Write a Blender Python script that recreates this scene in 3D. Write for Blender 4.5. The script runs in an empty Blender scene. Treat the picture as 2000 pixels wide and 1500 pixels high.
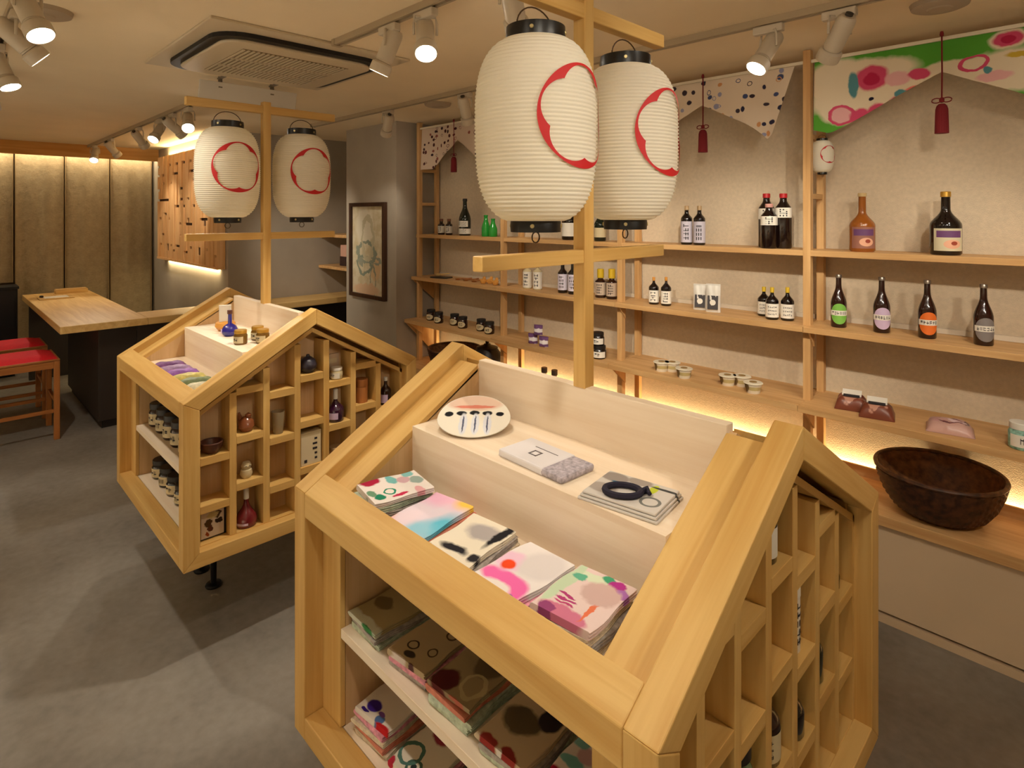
import bpy, bmesh, math, random
from mathutils import Vector, Matrix
random.seed(7)
S = bpy.context.scene
COL = S.collection
PI = math.pi
R = math.radians

# ------------------------------------------------------------------ camera, world, exposure
F_PX, HORIZON, YAW, CAM_Z = 1156.0, 418.0, R(45.32), 1.6
cam_d = bpy.data.cameras.new('camera')
cam = bpy.data.objects.new('camera', cam_d); COL.objects.link(cam)
cam.location = (0, 0, CAM_Z); cam.rotation_euler = (PI/2, 0, YAW)
cam_d.sensor_width = 36; cam_d.sensor_fit = 'HORIZONTAL'
cam_d.lens = 36*F_PX/2000; cam_d.shift_y = -(750-HORIZON)/2000
cam_d.clip_start = 0.02
S.camera = cam
S.view_settings.view_transform = 'Standard'
S.view_settings.look = 'None'
S.view_settings.gamma = 1
S.view_settings.use_curve_mapping = False
S.view_settings.exposure = 0.64
W = bpy.data.worlds.new('world'); S.world = W; W.use_nodes = True
W.node_tree.nodes['Background'].inputs[0].default_value = (1, .85, .68, 1)
W.node_tree.nodes['Background'].inputs[1].default_value = 0.05
WARM = (1.0, .90, .735)
WARM2 = (1.0, .80, .44)
SPOT_W = 20.0
CEIL = 2.34

def ray(px, py):
    k = (px-1000)/F_PX
    return Vector((-math.sin(YAW)+math.cos(YAW)*k, math.cos(YAW)+math.sin(YAW)*k, (HORIZON-py)/F_PX))
def at(px, py, X=None, Y=None, Z=None):
    d = ray(px, py)
    t = X/d.x if X is not None else (Y/d.y if Y is not None else (Z-CAM_Z)/d.z)
    return Vector((d.x*t, d.y*t, CAM_Z+d.z*t))

# ------------------------------------------------------------------ materials
def lin(c):
    return tuple(((v/255)/12.92 if v/255 <= .04045 else ((v/255+.055)/1.055)**2.4) for v in c[:3])+(1,)
MATS = {}
def newmat(name):
    m = bpy.data.materials.new(name); m.use_nodes = True
    nt = m.node_tree
    return m, nt, nt.nodes['Principled BSDF']
def M(name, rgb, rough=.5, metal=0, spec=.5, emit=0, trans=0, noise=0, nscale=30, bump=0, bscale=200, coat=0):
    if name in MATS: return MATS[name]
    m, nt, b = newmat(name)
    c = lin(rgb)
    b.inputs['Base Color'].default_value = c
    b.inputs['Roughness'].default_value = rough
    b.inputs['Metallic'].default_value = metal
    b.inputs['Specular IOR Level'].default_value = spec
    b.inputs['Transmission Weight'].default_value = trans
    b.inputs['Coat Weight'].default_value = coat
    if emit:
        b.inputs['Emission Color'].default_value = c; b.inputs['Emission Strength'].default_value = emit
    if noise or bump:
        tc = nt.nodes.new('ShaderNodeTexCoord')
    if noise:
        n = nt.nodes.new('ShaderNodeTexNoise'); n.inputs['Scale'].default_value = nscale; n.inputs['Detail'].default_value = 6
        nt.links.new(tc.outputs['Object'], n.inputs['Vector'])
        mr = nt.nodes.new('ShaderNodeMapRange'); mr.inputs[1].default_value = .3; mr.inputs[2].default_value = .7
        mr.inputs[3].default_value = 1-noise; mr.inputs[4].default_value = 1+noise
        nt.links.new(n.outputs['Fac'], mr.inputs[0])
        mx = nt.nodes.new('ShaderNodeVectorMath'); mx.operation = 'SCALE'; mx.inputs[0].default_value = c[:3]
        nt.links.new(mr.outputs[0], mx.inputs['Scale']); nt.links.new(mx.outputs[0], b.inputs['Base Color'])
    if bump:
        n2 = nt.nodes.new('ShaderNodeTexNoise'); n2.inputs['Scale'].default_value = bscale; n2.inputs['Detail'].default_value = 4
        nt.links.new(tc.outputs['Object'], n2.inputs['Vector'])
        bp = nt.nodes.new('ShaderNodeBump'); bp.inputs['Strength'].default_value = bump; bp.inputs['Distance'].default_value = .01
        nt.links.new(n2.outputs['Fac'], bp.inputs['Height']); nt.links.new(bp.outputs[0], b.inputs['Normal'])
    MATS[name] = m
    return m
def wood(name, c1, c2, axis, rough=.48, rot=0, scale=1.0):
    """light timber, grain along the given axis (rot turns the grain about X, for rafters)"""
    if name in MATS: return MATS[name]
    m, nt, b = newmat(name)
    tc = nt.nodes.new('ShaderNodeTexCoord')
    oi = nt.nodes.new('ShaderNodeObjectInfo')
    ad = nt.nodes.new('ShaderNodeVectorMath'); ad.operation = 'MULTIPLY_ADD'
    cmb = nt.nodes.new('ShaderNodeCombineXYZ')
    for i in range(3): nt.links.new(oi.outputs['Random'], cmb.inputs[i])
    ad.inputs[1].default_value = (5, 7, 3)
    nt.links.new(cmb.outputs[0], ad.inputs[0])
    nt.links.new(tc.outputs['Object'], ad.inputs[2])
    mr = nt.nodes.new('ShaderNodeMapping'); mr.inputs['Rotation'].default_value = (rot, 0, 0)
    nt.links.new(ad.outputs[0], mr.inputs['Vector'])
    mp = nt.nodes.new('ShaderNodeMapping')
    sc = [11*scale]*3; sc['xyz'.index(axis)] = .8*scale
    mp.inputs['Scale'].default_value = sc
    nt.links.new(mr.outputs[0], mp.inputs['Vector'])
    n = nt.nodes.new('ShaderNodeTexNoise'); n.inputs['Scale'].default_value = 2.2; n.inputs['Detail'].default_value = 5; n.inputs['Distortion'].default_value = .6
    nt.links.new(mp.outputs[0], n.inputs['Vector'])
    mp2 = nt.nodes.new('ShaderNodeMapping')
    sc2 = [150]*3; sc2['xyz'.index(axis)] = 3
    mp2.inputs['Scale'].default_value = sc2
    nt.links.new(mr.outputs[0], mp2.inputs['Vector'])
    n2 = nt.nodes.new('ShaderNodeTexNoise'); n2.inputs['Scale'].default_value = 1; n2.inputs['Detail'].default_value = 2
    nt.links.new(mp2.outputs[0], n2.inputs['Vector'])
    mm = nt.nodes.new('ShaderNodeMath'); mm.operation = 'MULTIPLY_ADD'; mm.inputs[1].default_value = .25
    nt.links.new(n2.outputs['Fac'], mm.inputs[0]); nt.links.new(n.outputs['Fac'], mm.inputs[2])
    cr = nt.nodes.new('ShaderNodeValToRGB')
    cr.color_ramp.elements[0].position = .42; cr.color_ramp.elements[0].color = lin(c2)
    cr.color_ramp.elements[1].position = .78; cr.color_ramp.elements[1].color = lin(c1)
    nt.links.new(mm.outputs[0], cr.inputs['Fac'])
    nt.links.new(cr.outputs[0], b.inputs['Base Color'])
    b.inputs['Roughness'].default_value = rough
    b.inputs['Specular IOR Level'].default_value = .35
    bp = nt.nodes.new('ShaderNodeBump'); bp.inputs['Strength'].default_value = .06; bp.inputs['Distance'].default_value = .004
    nt.links.new(n2.outputs['Fac'], bp.inputs['Height']); nt.links.new(bp.outputs[0], b.inputs['Normal'])
    MATS[name] = m
    return m
def blobs(name, base, spots, plane='xy', warp=.006, wscale=30, rough=.85, soft=.12, base2=None):
    """printed cloth or paper: a base colour with soft-edged ellipses (u, v, ru, rv, colour) in the piece's own plane;
    a negative ru draws a ring"""
    if name in MATS: return MATS[name]
    m, nt, b = newmat(name)
    N, L = nt.nodes.new, nt.links.new
    tc = N('ShaderNodeTexCoord')
    nz = N('ShaderNodeTexNoise'); nz.inputs['Scale'].default_value = wscale; nz.inputs['Detail'].default_value = 3
    L(tc.outputs['Object'], nz.inputs['Vector'])
    sb = N('ShaderNodeVectorMath'); sb.operation = 'SUBTRACT'; sb.inputs[1].default_value = (.5, .5, .5)
    L(nz.outputs['Color'], sb.inputs[0])
    ma = N('ShaderNodeVectorMath'); ma.operation = 'MULTIPLY_ADD'; ma.inputs[1].default_value = (warp*2,)*3
    L(sb.outputs[0], ma.inputs[0]); L(tc.outputs['Object'], ma.inputs[2])
    col = None
    if base2:
        mx = N('ShaderNodeMix'); mx.data_type = 'RGBA'
        mr = N('ShaderNodeMapRange'); mr.inputs[1].default_value = .4; mr.inputs[2].default_value = .6
        L(nz.outputs['Fac'], mr.inputs[0]); L(mr.outputs[0], mx.inputs[0])
        mx.inputs[6].default_value = lin(base); mx.inputs[7].default_value = lin(base2)
        col = mx.outputs[2]
    iu, iv = 'xyz'.index(plane[0]), 'xyz'.index(plane[1])
    for (u, v, ru, rv, c) in spots:
        ring = ru < 0; ru = abs(ru)
        cv = [0, 0, 0]; sv = [0, 0, 0]
        cv[iu], cv[iv] = u, v; sv[iu], sv[iv] = 1/ru, 1/rv
        a = N('ShaderNodeVectorMath'); a.operation = 'SUBTRACT'; a.inputs[1].default_value = cv; L(ma.outputs[0], a.inputs[0])
        d = N('ShaderNodeVectorMath'); d.operation = 'MULTIPLY'; d.inputs[1].default_value = sv; L(a.outputs[0], d.inputs[0])
        ln = N('ShaderNodeVectorMath'); ln.operation = 'LENGTH'; L(d.outputs[0], ln.inputs[0])
        out = ln.outputs['Value']
        if ring:
            s1 = N('ShaderNodeMath'); s1.operation = 'SUBTRACT'; s1.inputs[1].default_value = .86; L(out, s1.inputs[0])
            s2 = N('ShaderNodeMath'); s2.operation = 'ABSOLUTE'; L(s1.outputs[0], s2.inputs[0])
            s3 = N('ShaderNodeMath'); s3.operation = 'MULTIPLY'; s3.inputs[1].default_value = 7; L(s2.outputs[0], s3.inputs[0])
            out = s3.outputs[0]
        mr = N('ShaderNodeMapRange'); mr.inputs[1].default_value = 1+soft; mr.inputs[2].default_value = 1-soft; L(out, mr.inputs[0])
        mx = N('ShaderNodeMix'); mx.data_type = 'RGBA'
        L(mr.outputs[0], mx.inputs[0])
        if col is None: mx.inputs[6].default_value = lin(base)
        else: L(col, mx.inputs[6])
        mx.inputs[7].default_value = lin(c)
        col = mx.outputs[2]
    if col is not None: L(col, b.inputs['Base Color'])
    else: b.inputs['Base Color'].default_value = lin(base)
    b.inputs['Roughness'].default_value = rough
    b.inputs['Specular IOR Level'].default_value = .25
    MATS[name] = m
    return m

HC1, HC2 = (220, 182, 112), (202, 156, 84)
SLOPE = (1.212-.93)/.495
ANG = math.atan(SLOPE)
WX = wood('hinoki_x', HC1, HC2, 'x'); WY = wood('hinoki_y', HC1, HC2, 'y'); WZ = wood('hinoki_z', HC1, HC2, 'z')
WS = wood('hinoki_slope', HC1, HC2, 'y', rot=-ANG); WS2 = wood('hinoki_slope_far', HC1, HC2, 'y', rot=ANG)
SB = wood('side_board', (216, 182, 138), (200, 163, 116), 'z')
PX = wood('tray_board_x', (246, 230, 208), (236, 215, 188), 'x'); PZ = wood('tray_board_z', (240, 221, 196), (228, 205, 174), 'z')
SX_ = wood('shelf_timber_x', (214, 172, 118), (192, 146, 92), 'x'); SZ_ = wood('shelf_timber_z', (216, 174, 120), (192, 146, 92), 'z'); SY_ = wood('shelf_timber_y', (214, 172, 118), (192, 146, 92), 'y')
CW = wood('counter_timber', (222, 186, 122), (200, 158, 94), 'x'); CWY = wood('counter_timber_y', (222, 186, 122), (200, 158, 94), 'y')
STW = wood('stool_timber_z', (176, 112, 58), (150, 90, 42), 'z'); STY = wood('stool_timber_y', (176, 112, 58), (150, 90, 42), 'y')
LAT = wood('lattice_timber', (236, 190, 136), (220, 164, 104), 'z')
BLACK = M('black_lacquer', (14, 12, 11), .35)
STEEL = M('black_steel', (18, 18, 19), .4, .6)
WHITE = M('white_enamel', (204, 192, 172), .4)
GREYW = M('white_plastic', (214, 208, 198), .5)
DARK = M('dark_gap', (16, 13, 11), .8)
CEILM = M('ceiling_paint', (240, 222, 190), .9, noise=.03, nscale=3)
WALLM = M('taupe_plaster', (168, 156, 140), .9, noise=.05, nscale=5, bump=.15, bscale=350)
BACKM = M('beige_wallpaper', (212, 194, 168), .9, noise=.06, nscale=60, bump=.35, bscale=260)
GLOW = M('lamp_glow', (255, 244, 226), .5, emit=30)

# ------------------------------------------------------------------ mesh builder
class MB:
    def __init__(s): s.v, s.f, s.m = [], [], []
    def add(s, v, f, mi=0):
        o = len(s.v); s.v += [tuple(p) for p in v]
        s.f += [tuple(i+o for i in q) for q in f]; s.m += [mi]*len(f); return s
    def box(s, x0, x1, y0, y1, z0, z1, mi=0):
        v = [(x, y, z) for x in (x0, x1) for y in (y0, y1) for z in (z0, z1)]
        return s.add(v, [(0, 1, 3, 2), (4, 6, 7, 5), (0, 4, 5, 1), (2, 3, 7, 6), (0, 2, 6, 4), (1, 5, 7, 3)], mi)
    def cbox(s, c, d, mi=0):
        return s.box(c[0]-d[0]/2, c[0]+d[0]/2, c[1]-d[1]/2, c[1]+d[1]/2, c[2]-d[2]/2, c[2]+d[2]/2, mi)
    def prism(s, poly, axis, a0, a1, mi=0):
        n = len(poly)
        def P(p, a):
            return {'x': (a, p[0], p[1]), 'y': (p[0], a, p[1]), 'z': (p[0], p[1], a)}[axis]
        v = [P(p, a0) for p in poly]+[P(p, a1) for p in poly]
        f = [tuple(range(n)), tuple(range(2*n-1, n-1, -1))]+[(i, (i+1) % n, n+(i+1) % n, n+i) for i in range(n)]
        return s.add(v, f, mi)
    def lathe(s, prof, seg=24, c=(0, 0, 0), mi=0, a0=0, a1=2*PI, cap=True, mod=None):
        full = abs(a1-a0-2*PI) < 1e-6
        n = seg if full else seg+1
        v, f = [], []
        for j, (r, z) in enumerate(prof):
            for i in range(n):
                a = a0+(a1-a0)*i/seg
                rr = r+(mod(i, j) if mod else 0)
                v.append((c[0]+rr*math.cos(a), c[1]+rr*math.sin(a), c[2]+z))
        for j in range(len(prof)-1):
            for i in range(seg):
                k = (i+1) % n
                f.append((j*n+i, j*n+k, (j+1)*n+k, (j+1)*n+i))
        if cap and full:
            if prof[0][0] > 1e-5: f.append(tuple(range(n-1, -1, -1)))
            if prof[-1][0] > 1e-5: f.append(tuple((len(prof)-1)*n+i for i in range(n)))
        return s.add(v, f, mi)
    def tube(s, path, r, seg=8, mi=0, closed=False):
        P = [Vector(p) for p in path]; n = len(P); v, f = [], []
        for i, p in enumerate(P):
            if closed: t = P[(i+1) % n]-P[i-1]
            else: t = P[min(i+1, n-1)]-P[max(i-1, 0)]
            t.normalize()
            up = Vector((0, 0, 1)) if abs(t.z) < .9 else Vector((1, 0, 0))
            a = t.cross(up).normalized(); b = t.cross(a)
            rr = r[i] if isinstance(r, (list, tuple)) else r
            for k in range(seg):
                q = 2*PI*k/seg
                v.append(p+a*math.cos(q)*rr+b*math.sin(q)*rr)
        for i in range(n if closed else n-1):
            j = (i+1) % n
            for k in range(seg):
                f.append((i*seg+k, i*seg+(k+1) % seg, j*seg+(k+1) % seg, j*seg+k))
        if not closed: f += [tuple(range(seg-1, -1, -1)), tuple((n-1)*seg+k for k in range(seg))]
        return s.add(v, f, mi)
    def xf(s, mat):
        s.v = [tuple(mat @ Vector(p)) for p in s.v]; return s
    def mesh(s, name, mats, smooth=False):
        me = bpy.data.meshes.new(name)
        me.from_pydata(s.v, [], s.f)
        for m in (mats if isinstance(mats, (list, tuple)) else [mats]): me.materials.append(m)
        me.polygons.foreach_set('material_index', s.m)
        bm = bmesh.new(); bm.from_mesh(me); bmesh.ops.recalc_face_normals(bm, faces=bm.faces); bm.to_mesh(me); bm.free()
        if smooth:
            me.polygons.foreach_set('use_smooth', [True]*len(me.polygons))
            me.set_sharp_from_angle(angle=R(38))
        me.update()
        return me
    def build(s, name, mats, parent=None, smooth=False, bevel=0, loc=None):
        o = bpy.data.objects.new(name, s.mesh(name, mats, smooth)); COL.objects.link(o)
        if parent: o.parent = parent
        if loc: o.location = loc
        if bevel:
            b = o.modifiers.new('bevel', 'BEVEL'); b.width = bevel; b.segments = 2; b.limit_method = 'ANGLE'; b.angle_limit = R(50)
        return o
def tag(o, label=None, cat=None, group=None, kind=None):
    if label: o['label'] = label
    if cat: o['category'] = cat
    if group: o['group'] = group
    if kind: o['kind'] = kind
    return o
def thing(name, label, cat, loc=(0, 0, 0), rz=0, group=None):
    o = bpy.data.objects.new(name, None); COL.objects.link(o)
    o.empty_display_size = .05; o.location = loc; o.rotation_euler = (0, 0, rz)
    return tag(o, label, cat, group)
def copy_tree(o, parent=None):
    c = o.copy(); COL.objects.link(c); c.parent = parent
    for ch in list(o.children): copy_tree(ch, c)
    return c
def struct(name, mb, mat, parent=None, bevel=0):
    o = mb.build(name, mat, parent, bevel=bevel)
    if not parent: o['kind'] = 'structure'
    return o
def box_struct(name, mat, *b): return struct(name, MB().box(*b), mat)

# ------------------------------------------------------------------ the room
def floor_mat():
    m, nt, b = newmat('concrete_floor')
    N, L = nt.nodes.new, nt.links.new
    tc = N('ShaderNodeTexCoord')
    n = N('ShaderNodeTexNoise'); n.inputs['Scale'].default_value = 1.6; n.inputs['Detail'].default_value = 9; n.inputs['Roughness'].default_value = .62
    L(tc.outputs['Object'], n.inputs['Vector'])
    n2 = N('ShaderNodeTexNoise'); n2.inputs['Scale'].default_value = 28; n2.inputs['Detail'].default_value = 6
    L(tc.outputs['Object'], n2.inputs['Vector'])
    mm = N('ShaderNodeMath'); mm.operation = 'MULTIPLY_ADD'; mm.inputs[1].default_value = .35
    L(n2.outputs['Fac'], mm.inputs[0]); L(n.outputs['Fac'], mm.inputs[2])
    cr = N('ShaderNodeValToRGB')
    cr.color_ramp.elements[0].position = .45; cr.color_ramp.elements[0].color = lin((112, 106, 99))
    cr.color_ramp.elements[1].position = .9; cr.color_ramp.elements[1].color = lin((150, 144, 136))
    L(mm.outputs[0], cr.inputs['Fac']); L(cr.outputs[0], b.inputs['Base Color'])
    b.inputs['Roughness'].default_value = .62
    bp = N('ShaderNodeBump'); bp.inputs['Strength'].default_value = .05; L(n2.outputs['Fac'], bp.inputs['Height']); L(bp.outputs[0], b.inputs['Normal'])
    return m
X_END, X_FAR = 2.6, -8.05
Y_BACK, Y_NEAR = 3.03, -2.2
box_struct('floor', floor_mat(), X_FAR-.2, X_END+.2, Y_NEAR-.2, 3.6, -.08, 0)
box_struct('ceiling', CEILM, X_FAR-.2, X_END+.2, Y_NEAR-.2, 3.6, CEIL, CEIL+.08)
box_struct('wall_back', BACKM, -3.985, X_END, Y_BACK, Y_BACK+.1, 0, CEIL)
box_struct('wall_pillar', WALLM, -4.77, -3.985, 2.65, 3.6, 0, CEIL)
box_struct('wall_recess', WALLM, -8.05, -5.5, 1.9, 3.6, 0, CEIL)
box_struct('wall_alcove', WALLM, -5.5, -4.77, 3.4, 3.6, 0, CEIL)
box_struct('wall_end', M('end_wall_plaster', (150, 132, 104), .9), X_FAR-.1, X_FAR, Y_NEAR, 1.9, 0, CEIL)
box_struct('wall_front', M('front_wall_paint', (232, 224, 208), .9), X_FAR, X_END, Y_NEAR-.1, Y_NEAR, 0, CEIL)
box_struct('wall_right', MATS['front_wall_paint'], X_END, X_END+.1, Y_NEAR, 3.1, 0, CEIL)
box_struct('trim_1', wood('fascia_timber', (206, 154, 84), (186, 130, 62), 'y'), -7.75, -7.71, Y_NEAR, 1.9, CEIL-.135, CEIL)

# ------------------------------------------------------------------ lights of the room, with unseen spotlights added for fill
def area(name, loc, rot, sx, sy, w, col=WARM2):
    l = bpy.data.lights.new(name, 'AREA'); l.shape = 'RECTANGLE'; l.size = sx; l.size_y = sy; l.energy = w; l.color = col
    o = bpy.data.objects.new(name, l); COL.objects.link(o); o.location = loc; o.rotation_euler = rot
    return o
# strip behind the bench upstand (shines up the wall), above the curtain, under and over the wooden lattice
area('bench_led_strip', (-.75, 3.012, .425), (PI, 0, 0), 6.2, .02, 14)
area('curtain_led_strip', (-7.80, .4, 2.30), (0, R(25), 0), .03, 3.0, 10, (1.0, .86, .58))
area('lattice_led_strip', (-6.5, 1.885, 1.10), (0, 0, 0), 1.6, .02, 5)
area('lattice_top_led_strip', (-6.5, 1.87, 2.24), (PI, 0, 0), 1.6, .02, 4)

TRACKM = M('track_white', (176, 158, 130), .45)
def track(y, x0, x1, label):
    t = thing('lighting_track', label, 'light track', ((x0+x1)/2, y, CEIL))
    h = (x1-x0)/2
    MB().prism([(-.018, 0), (-.018, -.026), (-.007, -.026), (-.007, -.006), (.007, -.006), (.007, -.026), (.018, -.026), (.018, 0)], 'x', -h, h).build('rail', TRACKM, t)
    for s in (-1, 1): MB().cbox((s*(h+.012), 0, -.014), (.024, .04, .028)).build('end_cap', TRACKM, t)
track(2.26, -4.6, 1.6, 'white ceiling track running in front of the wall shelves')
track(1.24, -7.95, -4.05, 'white ceiling track running from the curtain wall to the far lanterns')
track(1.24, -2.30, 1.5, 'white ceiling track running from the ceiling unit over the near stand')
track(-.95, -5.2, 1.8, 'unseen ceiling track added to hold the fill spotlights')  # added out of view to carry the bounce-fill spotlights
track(.22, -5.2, 1.2, 'white ceiling track running along the near side of the room')

def spotlight(x, y, aim, label, watt=SPOT_W, angle=56, drop=.088):
    t = thing('spotlight', label, 'spotlight', (x, y, CEIL-.026), 0, 'track spotlights')
    MB().cbox((0, 0, -.018), (.11, .030, .030)).build('adapter', WHITE, t, bevel=.004)
    pv = Vector((0, 0, -drop))
    d = (Vector(aim)-(Vector((x, y, CEIL-.026))+pv)).normalized()
    q = d.to_track_quat('-Z', 'Y').to_matrix().to_4x4()
    side = q @ Vector((1, 0, 0))
    # stem and U-shaped yoke round the body
    a = pv+side*.040; b = pv-side*.040
    top = Vector((0, 0, -drop+.062))
    MB().tube([(0, 0, -.03), top], .009, 8).build('stem', WHITE, t)
    MB().tube([a, a+Vector((0, 0, .04)), top+side*.035, top-side*.035, b+Vector((0, 0, .04)), b], .005, 6).build('yoke', WHITE, t, smooth=True)
    mat = Matrix.Translation(pv) @ q @ Matrix.Diagonal((.80, .80, .92, 1))
    MB().lathe([(.0, .075), (.030, .075), (.037, .066), (.040, .05), (.040, -.055), (.036, -.056), (.036, -.062), (.040, -.063)], 28).xf(mat).build('body', WHITE, t, smooth=True)
    MB().lathe([(.040, -.064), (.049, -.072), (.050, -.105), (.0485, -.110), (.045, -.110), (.043, -.094), (0, -.094)], 28).xf(mat).build('head_ring', WHITE, t, smooth=True)
    MB().lathe([(0, -.0955), (.0425, -.0955), (.0425, -.098), (.03, -.101), (0, -.103)], 28).xf(mat).build('lens', GLOW, t, smooth=True)
    MB().lathe([(.0, .077), (.016, .077), (.016, .086), (0, .088)], 16).xf(mat).build('rear_cap', M('dark_plastic', (60, 54, 46), .5), t, smooth=True)
    l = bpy.data.lights.new('spot_lamp', 'SPOT'); l.energy = watt; l.color = WARM; l.spot_size = R(angle); l.spot_blend = .75; l.shadow_soft_size = .03
    o = bpy.data.objects.new('spot_lamp', l); COL.objects.link(o); o.parent = t
    o.matrix_local = Matrix.Translation(pv+d*.118) @ q
    return t
MID, SH, NEAR = 1.24, 2.26, .22
spotlight(-1.913, MID, (-2.45, .9, .85), 'white spotlight turned away, left of the pair between the ceiling unit and lantern', 32, 64)
spotlight(-1.685, MID, (-.92, .72, .95), 'lit white spotlight right of the pair between ceiling unit and big lantern', 12)
spotlight(-4.33, MID, (-2.9, .85, 1.0), 'lit spotlight just left of the far lantern arm end')
spotlight(-4.68, MID, (-5.1, 2.7, 1.15), 'tilted long-bodied spotlight, second from the far lanterns on the far track', 34)
spotlight(-5.02, MID, (-3.9, -.1, .2), 'lit spotlight facing the room, third from the far lanterns on the far track')
spotlight(-5.62, MID, (-6.2, 1.9, 1.55), 'spotlight fourth from the far lanterns, aimed at the wooden lattice', 16)
spotlight(-6.64, MID, (-7.0, 1.9, 1.5), 'spotlight second from the curtain end of the far track', 12)
spotlight(-7.40, MID, (-6.2, .85, .8), 'lit spotlight nearest the curtain wall on the far track', 32)
spotlight(-3.50, SH, (-4.42, 2.62, 1.25), 'lit spotlight above the framed picture', 9, 50)
spotlight(-2.681, SH, (-3.15, 3.0, 1.05), 'spotlight beside the leftmost bunting cloth, aimed at the shelves', 6)
spotlight(-.908, SH, (-1.35, 1.35, .8), 'lit spotlight between the spotted bunting and the big lanterns')
spotlight(-.664, SH, (-1.55, 3.0, 1.1), 'large spotlight in front of the shelf post beside the green bunting', 6)
spotlight(.02, SH, (-.55, 3.0, 1.1), 'spotlight at the right edge over the green bunting', 6)
spotlight(-2.33, NEAR, (-1.5, .7, .7), 'lit near spotlight with bright lens in the upper left corner', 12)
spotlight(-2.72, NEAR, (-2.75, 1.0, 1.5), 'near spotlight pointing down, second from the upper left corner', 9)
spotlight(-3.30, NEAR, (-2.9, .7, .9), 'lit near spotlight cut by the left edge')
spotlight(-.75, NEAR, (-.85, .78, .95), 'spotlight on the near track above the front display house', 11, 64)
spotlight(-.15, NEAR, (-.5, .95, 1.0), 'unseen spotlight added on the near track to brighten the front stand rafter', 6.5)  # extra lamp out of view, added to brighten the rafter top
spotlight(.25, NEAR, (-.85, 1.25, 1.75), 'spotlight on the near track facing the big lanterns', 9, 44)
spotlight(.95, MID, (-.85, 1.2, 1.8), 'spotlight at the right end of the far track facing the big lanterns', 42, 32)
spotlight(.45, MID, (-.42, 1.16, .72), 'spotlight on the far track facing the front gable', 12)
spotlight(.15, MID, (-1.0, 3.0, 1.1), 'spotlight on the far track aimed at the beer bottles', 24)
spotlight(-1.25, MID, (-2.5, 3.0, .9), 'unseen spotlight added on the far track to brighten the miso jars', 40)  # added out of view to brighten the wall between the shelves
spotlight(-.55, MID, (-1.6, 3.0, .9), 'unseen spotlight added on the far track to brighten the dessert cups', 40)  # second lamp added out of view for the middle shelves
spotlight(.75, MID, (-.25, 3.0, 1.0), 'spotlight on the far track aimed at the right end of the shelves', 24)
spotlight(-4.0, NEAR, (-4.9, .6, .4), 'near track spotlight aimed at the stools')

for x_, lb_ in ((-4.4, 'first added fill spotlight of the unseen track'), (-3.0, 'second added fill spotlight of the unseen track'), (-1.6, 'third added fill spotlight of the unseen track'), (-.2, 'fourth added fill spotlight of the unseen track'), (1.2, 'fifth added fill spotlight of the unseen track')):
    spotlight(x_, -.95, (x_+.1, -1.6, 0), lb_, 270, 72)  # unseen lamps behind the camera, added as bounce fill for the room
# ------------------------------------------------------------------ ceiling unit and ceiling discs
def rrect(hx, hy, r, n=6):
    p = []
    for cx, cy, a in ((hx-r, hy-r, 0), (-hx+r, hy-r, PI/2), (-hx+r, -hy+r, PI), (hx-r, -hy+r, 1.5*PI)):
        for i in range(n+1): p.append((cx+r*math.cos(a+PI/2*i/n), cy+r*math.sin(a+PI/2*i/n)))
    return p
ac = thing('ceiling_air_conditioner', 'square white ceiling air conditioner with black slot ring and slatted grille', 'air conditioner', (-2.82, 1.195, CEIL))
ACM = M('ac_plastic', (208, 192, 164), .5)
MB().box(-.47, .47, -.445, .445, -.012, 0).build('panel', ACM, ac, bevel=.004)
MB().prism(rrect(.385, .385, .13), 'z', -.030, -.012).build('slot_ring', M('ac_slot', (7, 7, 7), .5), ac)
MB().prism(rrect(.345, .345, .10), 'z', -.042, -.028).build('face_plate', ACM, ac, bevel=.006)
MB().box(-.245, .245, -.245, .245, -.0445, -.041).build('grille_back', M('ac_grille_back', (136, 118, 88), .8), ac)
for i in range(24):
    y = -.24+.48*i/23
    MB().box(-.245, .245, y-.004, y+.004, -.049, -.0445).build('grille_slat', ACM, ac)
for x in (-.08, .08): MB().box(x-.006, x+.006, -.245, .245, -.051, -.0445).build('grille_bar', ACM, ac)
wp = thing('draught_deflector', 'white plate hanging on brackets below the ceiling air conditioner', 'deflector', (-3.40, 1.285, CEIL))
MB().prism([(-.006, -.145), (.006, -.145), (.036, -.03), (.024, -.03)], 'y', -.265, .265).build('plate', GREYW, wp, bevel=.003)
for y in (-.16, .12):
    MB().box(.02, .03, y-.01, y+.01, -.06, 0).build('bracket', M('bracket_grey', (120, 110, 96), .5), wp)
    MB().box(.0, .12, y-.008, y+.008, -.012, -.004).build('bracket_arm', MATS['bracket_grey'], wp)
for x, y, lb in ((-3.165, 2.43, 'flat round ceiling vent behind the leftmost bunting spotlight'), (-.42, 2.52, 'flat round ceiling vent above the green bunting'), (-2.72, .30, 'flat round ceiling vent in the upper left corner')):
    v = thing('ceiling_vent', lb, 'vent', (x, y, CEIL), 0, 'round ceiling vents')
    MB().lathe([(0, -.022), (.07, -.022), (.085, -.016), (.09, 0)], 32).build('cover', M('vent_plastic', (176, 160, 138), .6), v, smooth=True)
    MB().lathe([(0, -.026), (.035, -.026), (.04, -.022)], 24).build('centre', MATS['vent_plastic'], v, smooth=True)

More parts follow.
